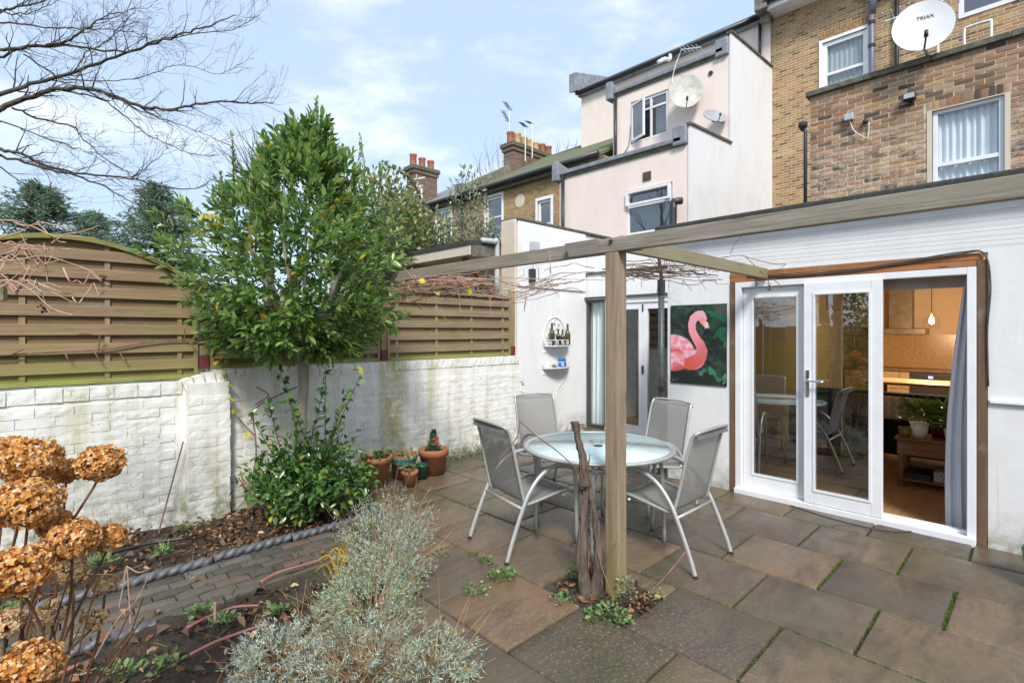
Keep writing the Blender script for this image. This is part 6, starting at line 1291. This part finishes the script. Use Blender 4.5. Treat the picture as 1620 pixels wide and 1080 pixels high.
for k in range(12):
    b = root+Vector((random.gauss(0,.12),random.gauss(0,.12),0)); e = PD(random.uniform(40,240), random.uniform(880,1000), random.uniform(1.5,2.0)); stm.tube(smooth_path([b, b.lerp(e,.5)+rvec(.04), e],4), .0028, 4, False)
obj('stems', stm, bark('hydrangea_stem', (.09,.04,.022), (.20,.10,.05), (9,9,9), .2), HY, True, world=True)
T = thing('dry_stems', 'thin dry branching stems standing by the brick path', 'stems', PG(200,985,-.04)); m = MB(); dd_ = 2.35
for pts in [[(206,985),(203,930),(200,895),(195,918)],[(200,895),(220,905),(238,898)],[(188,960),(196,920),(200,897)],[(150,1040),(185,980),(215,950),(238,905)],[(110,880),(113,840),(115,802)]]: m.tube(smooth_path([PD(x,y,dd_) for x, y in pts],4), .003, 4, False)
obj('stalks', m, M['cane'], T, world=True)
# ---- ground litter, weeds, small plants
def on_bed(n, x0, x1, y0, y1, z): return np.stack([RNG.uniform(x0,x1,n), RNG.uniform(y0,y1,n), np.full(n,z)+RNG.uniform(0,.025,n)], 1)
def flat_dirs(n, lift=.35): a = RNG.random(n)*6.28; return np.stack([np.cos(a),np.sin(a),RNG.normal(0,lift,n)],1)
C = np.concatenate([on_bed(700,-.6,2.7,4.14,5.25,-.06), on_bed(520,1.0,2.3,4.3,5.2,-.06), on_bed(800,-.8,1.7,1.9,3.42,-.02), on_bed(40,-.6,2.0,3.5,4.05,-.012), on_bed(130,2.42,2.84,1.6,2.15,-.01)])
C2 = np.concatenate([on_bed(120,-.8,1.4,2.0,3.42,-.02), on_bed(70,.6,2.4,4.2,5.2,-.06)]); D2 = flat_dirs(len(C2), .5); o = leaves('large_leaf_litter', C2, D2, RNG.uniform(.045,.09,len(C2)), RNG.uniform(.03,.055,len(C2)), leafmat('dead_leaf', [(0,(.05,.03,.02)),(.5,(.11,.065,.045)),(.85,(.17,.10,.065)),(1,(.33,.24,.15))], .7, .1), None, fold=.5, curl=.4); o['kind'] = 'stuff'; o['label'] = 'large curled dead leaves lying in the soil beds'; o['category'] = 'leaves'
o = leaves('leaf_litter', C, flat_dirs(len(C)), RNG.uniform(.015,.07,len(C)), RNG.uniform(.010,.036,len(C)), M['litter'], None, fold=.3, curl=.25); o['kind'] = 'stuff'; o['label'] = 'fallen brown and orange leaves scattered over the soil beds'; o['category'] = 'leaves'
m = MB()
for k in range(420):
    p = Vector((random.uniform(-.8,1.7), random.uniform(1.9,3.42), random.uniform(-.03,.0))) if k % 2 else Vector((random.uniform(-.6,2.6), random.uniform(4.15,5.2), -.05)); e = p+Vector((random.gauss(0,.07),random.gauss(0,.07),random.uniform(-.005,.03))); m.tube([p,e], .0018, 3, False)
o = obj('twig_litter', m, M['straw']); o['kind'] = 'stuff'; o['label'] = 'broken dry twigs lying on the soil beds'; o['category'] = 'twigs'
def weed(label, px, py, n, r, ll, wd, mat='weed', h=.03, name='weed', cat='weed'):
    q = PG(px, py, 0); T = thing(name, label, cat, (q.x,q.y,-.01), 0, None); a = RNG.random(n)*6.28; rr = r*np.sqrt(RNG.random(n)); C = np.stack([np.cos(a)*rr,np.sin(a)*rr,RNG.random(n)*h],1); D = np.stack([np.cos(a),np.sin(a),RNG.uniform(.1,.9,n)],1); n2 = 2; leaves('leaves', np.concatenate([C]*n2)+RNG.normal(0,.008,(n*n2,3)), np.concatenate([D]*n2)+RNG.normal(0,.4,(n*n2,3)), RNG.uniform(.45,.95,n*n2)*ll, wd*.62, M[mat], T)
weed('largest clump of pale round leaved weeds in the slab joint left of the vine', 795, 912, 90, .085, .035, .034); weed('trailing end of the weed clump at the slab joint', 752, 935, 46, .065, .03, .03); weed('small weed in the joint near the left chair leg', 770, 890, 22, .035, .032, .03); weed('mossy tuft in the slab joint left of the chair legs', 747, 878, 60, .035, .02, .008, 'moss'); weed('yellow green sprig beside the lavender on the slabs', 700, 880, 26, .04, .026, .02)
weed('fresh green seedlings behind the vine trunk', 912, 915, 40, .04, .035, .02, h=.10); weed('blue green leafy weed at the foot of the pergola post', 992, 945, 70, .05, .03, .016, 'greyshrub', .12); weed('green weeds in front of the vine trunk', 965, 968, 60, .09, .035, .03); weed('weed at the front corner of the planting pit', 985, 985, 30, .04, .035, .03); weed('dark red leaved seedling in the planting pit', 1018, 955, 26, .05, .04, .03, 'litter', .04); weed('small variegated plant at the pit edge', 1037, 945, 40, .045, .022, .015, 'hedge_leaf', .05); weed('weeds at the left of the vine trunk', 890, 950, 34, .06, .03, .028)
for lab, px, py in [('grass tuft at the foot of the wall pier',290,832),('broad leaved seedling in the wall bed',258,868),('grass clump by the dried hydrangea',140,890),('bright green leaf rosette near the hydrangea heads',165,885)]: weed(lab, px, py+4, 26, .03, .09, .012 if 'grass' in lab else .03, h=.02)
for lab, px, py in [('spreading seedlings along the front edge of the planting pit',940,975),('green seedlings at the bottom of the front bed',200,1062),('broad green weed leaves in the front bed',262,1050),('weeds under the hydrangea at the left edge',20,960),('small seedling in the front bed near the path',318,968),('small seedling by the cut stem in the front bed',352,985),('weeds between the lavender and the front bed twigs',440,965)]: weed(lab, px, py, 22, .05, .05, .04)
T = thing('creeping_weeds', 'straggling weeds along the foot of the white wall behind the pots', 'weeds', (4.1,5.2,0)); n = 900; x = RNG.uniform(3.1,5.1,n); C = np.stack([x-4.1, RNG.uniform(-.10,.06,n), .0+RNG.random(n)**2*.16*np.interp(x,[3.1,3.7,4.6,5.1],[1,.9,.8,.3])],1); leaves('leaves', C, RNG.normal(0,1,(n,3))+np.array([0,-.4,.5]), RNG.uniform(.02,.045,n), .018, M['hedge_leaf'], T)
# hoses and edging in the beds
tag(obj('hose', MB().tube(smooth_path([PG(x,y,.0) for x, y in [(150,885),(185,872),(240,858),(300,850)]],4), .012, 8), M['black_pipe'], None, True), 'black hose lying in the bed at the foot of the white wall', 'hose')
for lab, pts in [('faded pink hose lying by the brick path edge', [(412,920),(440,905),(480,893),(510,884)]), ('faded pink hose crossing the middle of the front bed', [(295,993),(330,975),(370,960),(410,957)]), ('faded pink hose at the bottom of the front bed', [(300,1035),(340,1015),(380,1000),(425,985)]), ('pink hose end below the lowest hydrangea head', [(70,1078),(100,1062),(125,1050)])]: tag(obj('hose', MB().tube(smooth_path([PG(x,y,.012) for x, y in pts],4), .008, 8), M['hose_pink'], None, True), lab, 'hose', 'faded hose lengths in the front bed')
cs_ = PG(340,985,0); tag(obj('cut_stem', MB().tube([cs_, cs_+Vector((0,0,.11))], .008, 6), M['cane']), 'short cut stem standing in the front bed', 'stem')
# ---- grape vine
VN = thing('grape_vine', 'gnarled peeling grape vine trunk cut off beside the pergola post', 'vine', PG(935,950,0)); dv_ = 3.18; m = MB()
def gnarl(pts, rads, seed, k=6):
    from mathutils import noise as mn
    random.seed(seed); P_ = smooth_path(pts, k); n = len(P_); sd_ = 22; b0 = len(m.v)
    for i, p in enumerate(P_):
        r = np.interp(i/(n-1), np.linspace(0,1,len(rads)), rads)
        for q in range(sd_):
            a = 2*math.pi*q/sd_; c, s_ = math.cos(a), math.sin(a); tw_ = a + i*.06
            f_ = 1 + .34*mn.noise(Vector((math.cos(tw_)*2.6, math.sin(tw_)*2.6, i*.10+seed*3))) + .22*mn.noise(Vector((math.cos(tw_)*6, math.sin(tw_)*6, i*.16+seed))) + .30*mn.noise(Vector((c*2, s_*2, i*.22+seed*7))) + .12*mn.noise(Vector((c*5, s_*5, i*.6)))
            m.v.append((p.x+c*r*f_, p.y+s_*r*f_, p.z))
    for i in range(n-1):
        for q in range(sd_): a0 = b0+i*sd_+q; a1 = b0+i*sd_+(q+1) % sd_; m.f.append((a0, a1, a1+sd_, a0+sd_))
    m.f.append(tuple(b0+q for q in range(sd_))[::-1]); m.f.append(tuple(b0+(n-1)*sd_+q for q in range(sd_)))
gnarl([PD(930,955,dv_), PD(922,900,dv_), PD(921,850,dv_), PD(922,800,dv_), PD(925,765,dv_), PD(922,725,dv_), PD(914,692,dv_), PD(910,667,dv_)], [.052,.034,.027,.027,.034,.022,.020,.028], 3, 12)
gnarl([PD(942,955,dv_), PD(947,900,dv_-.03), PD(945,850,dv_), PD(938,800,dv_), PD(930,755,dv_)], [.046,.026,.021,.018,.016], 4, 12)
gnarl([PD(911,676,dv_), PD(918,671,dv_), PD(925,672,dv_)], [.016,.013,.008], 7)
gnarl([PD(919,772,dv_-.03), PD(925,766,dv_-.05), PD(927,760,dv_-.05)], [.02,.028,.012], 8)
obj('trunk', m, M['bark_vine'], VN, True, world=True)
m = MB()
for k in range(46):
    s_ = random.uniform(.06,.62); a = random.random()*6.28; c0 = PD(930+6*math.sin(s_*9), 945-s_*330, dv_) ; r = .046-.022*s_/.62; p = c0+Vector((math.cos(a)*r, math.sin(a)*r, 0)); m.tube([p, p+Vector((random.gauss(0,.004),random.gauss(0,.004),.05)), p+Vector((math.cos(a)*.006,math.sin(a)*.006,random.uniform(.08,.14)))], [.004,.006,.002], 4)
obj('peeling_bark', m, M['bark_vine'], VN, False, world=True)
for pts in [[(928,765,3.1),(905,735,3.0),(880,712,2.95),(850,690,2.9),(822,665,2.9)],[(822,665,2.9),(818,690,2.88),(800,715,2.85),(790,725,2.85)],[(945,870,3.15),(955,905,3.05),(968,940,3.0)],[(950,905,3.1),(965,880,3.05),(975,858,3.05)]]: obj('young_cane', MB().tube(smooth_path([PD(*p) for p in pts],5), .0035, 5, False), M['cane_dark'], VN, True, world=True)
q0, q1 = PG(1030,935,0), PD(1085,872,3.3); tag(obj('cane', MB().tube(smooth_path([q0, PD(1052,912,3.2), q1],5), .004, 5), M['cane_dark']), 'thin red brown vine cane sticking out of the planting pit towards the right chair', 'cane')
random.seed(12)
def canes(name, label, fn, n, mat, rad, steps=7, cat='vine', extra=None):
    T = thing(name, label, cat, fn(.5, 0, 0)); m = MB()
    for k in range(n):
        a0, a1 = sorted((random.random(), random.random()))
        if a1-a0 < .18: a1 = min(1, a0+.3)
        u, v = random.gauss(0,1), random.gauss(0,1); pts = []
        for i in range(steps): t = lerp(a0,a1,i/(steps-1)); u += random.gauss(0,.45); v += random.gauss(0,.35); pts.append(fn(t,u,v))
        m.tube(smooth_path(pts,3), [rad*random.uniform(.7,1.2)*(1-.4*i/((steps-1)*3)) for i in range((steps-1)*3+1)], 5, False)
        if random.random() < .6:
            p = pts[random.randrange(1,steps-1)]; m.tube([p, p+rvec(.03)+Vector((0,0,random.choice((-.05,.05)))), p+rvec(.05)+Vector((0,0,random.choice((-.1,.08))))], [rad*.8,rad*.7,rad*.5], 4, False)
    o = obj('canes', m, mat, T, True, world=True)
    if extra: extra(T)
    return T
def beam_fn(t, u, v): return Vector((2.66+u*.05, lerp(2.95,5.1,t), 1.975+v*.042+.02*math.sin(t*5)))
def grapes(T, spots):
    for (px, py, d) in spots:
        c = PD(px,py,d); mm = MB()
        for k in range(18): p = c+Vector((random.gauss(0,.010),random.gauss(0,.010),random.uniform(-.05,.02))); mm.lathe([(.001,-.006),(.006,0),(.001,.006)], p, 6)
        obj('dried_grapes', mm, M['twig'], T, True, world=True)
def leaf_bits(T, spots, mat='yellow_leaf'):
    C = [PD(*s) for s in spots]; o = leaves('last_leaves', np.array(C), RNG.normal(0,.7,(len(C),3))+np.array([0,0,-.5]), .07, .05, M[mat], T); o.location = -T.location
canes('vine_canes', 'dense bundle of tan pruned vine canes under the left pergola beam', beam_fn, 80, M['cane'], .0048, extra=lambda T: (leaf_bits(T, [(674,446,4.3),(700,500,4.2),(690,462,4.3),(735,448,4.1),(745,455,4.1)])))
def wire_fn(t, u, v): return Vector((2.69+u*.035, lerp(1.95,3.4,t), 1.945+v*.035+.03*math.sin(t*9)))
canes('vine_canes', 'thin tangled vine canes on wires left of the pergola post', wire_fn, 30, M['cane'], .0034)
def right_fn(t, u, v): return Vector((lerp(2.75,4.6,t)+u*.02, 2.05+u*.05-.1*t, 2.02+v*.035+.10*t))
canes('vine_canes', 'sparse thin vine canes on wires right of the pergola post', right_fn, 34, M['cane_dark'], .0036)
VT = thing('vine_shoots', 'long thin vine shoot dangling over the top of the patio doors', 'vine', PX(1190,420,5.0)); m = MB()
for pts in [[(1142,408,4.75),(1170,404,4.8),(1200,412,4.8),(1232,418,4.85),(1270,413,4.9),(1310,402,5.0),(1330,398,5.0)],[(1178,405,4.8),(1196,422,4.8),(1212,438,4.8),(1218,452,4.85)],[(1222,440,4.85),(1238,455,4.85)],[(1155,402,4.78),(1163,385,4.78),(1172,374,4.78)],[(1195,422,4.8),(1196,440,4.8),(1197,448,4.8)],[(1400,378,5.2),(1470,372,5.2)]]: m.tube(smooth_path([PD(*p) for p in pts],4), .0036, 5, False)
obj('shoots', m, M['cane_dark'], VT, True, world=True); grapes(VT, [(1217,452,4.85),(1197,444,4.8)])
for lab, a, b in [('upper training wire stretched from the boundary wall to the pergola', PY(822,425,5.36), Vector((2.66,1.9,2.1))), ('lower training wire stretched below it to the pergola post', PY(840,440,5.36), Vector((2.66,1.9,1.93)))]: tag(obj('training_wire', MB().tube([a,b], .002, 4), M['wire']), lab, 'wire')
def left_fn(t, u, v):
    p = PD(lerp(-120,165,t), 420+v*32-40*math.sin(t*3)*.3+10*t, 2.75+u*.10); return p
canes('vine_canes', 'spray of pale pinkish vine canes in front of the arched fence at the left', left_fn, 36, M['cane'], .0046, extra=lambda T: grapes(T, [(163,440,2.8),(68,480,2.75)]))
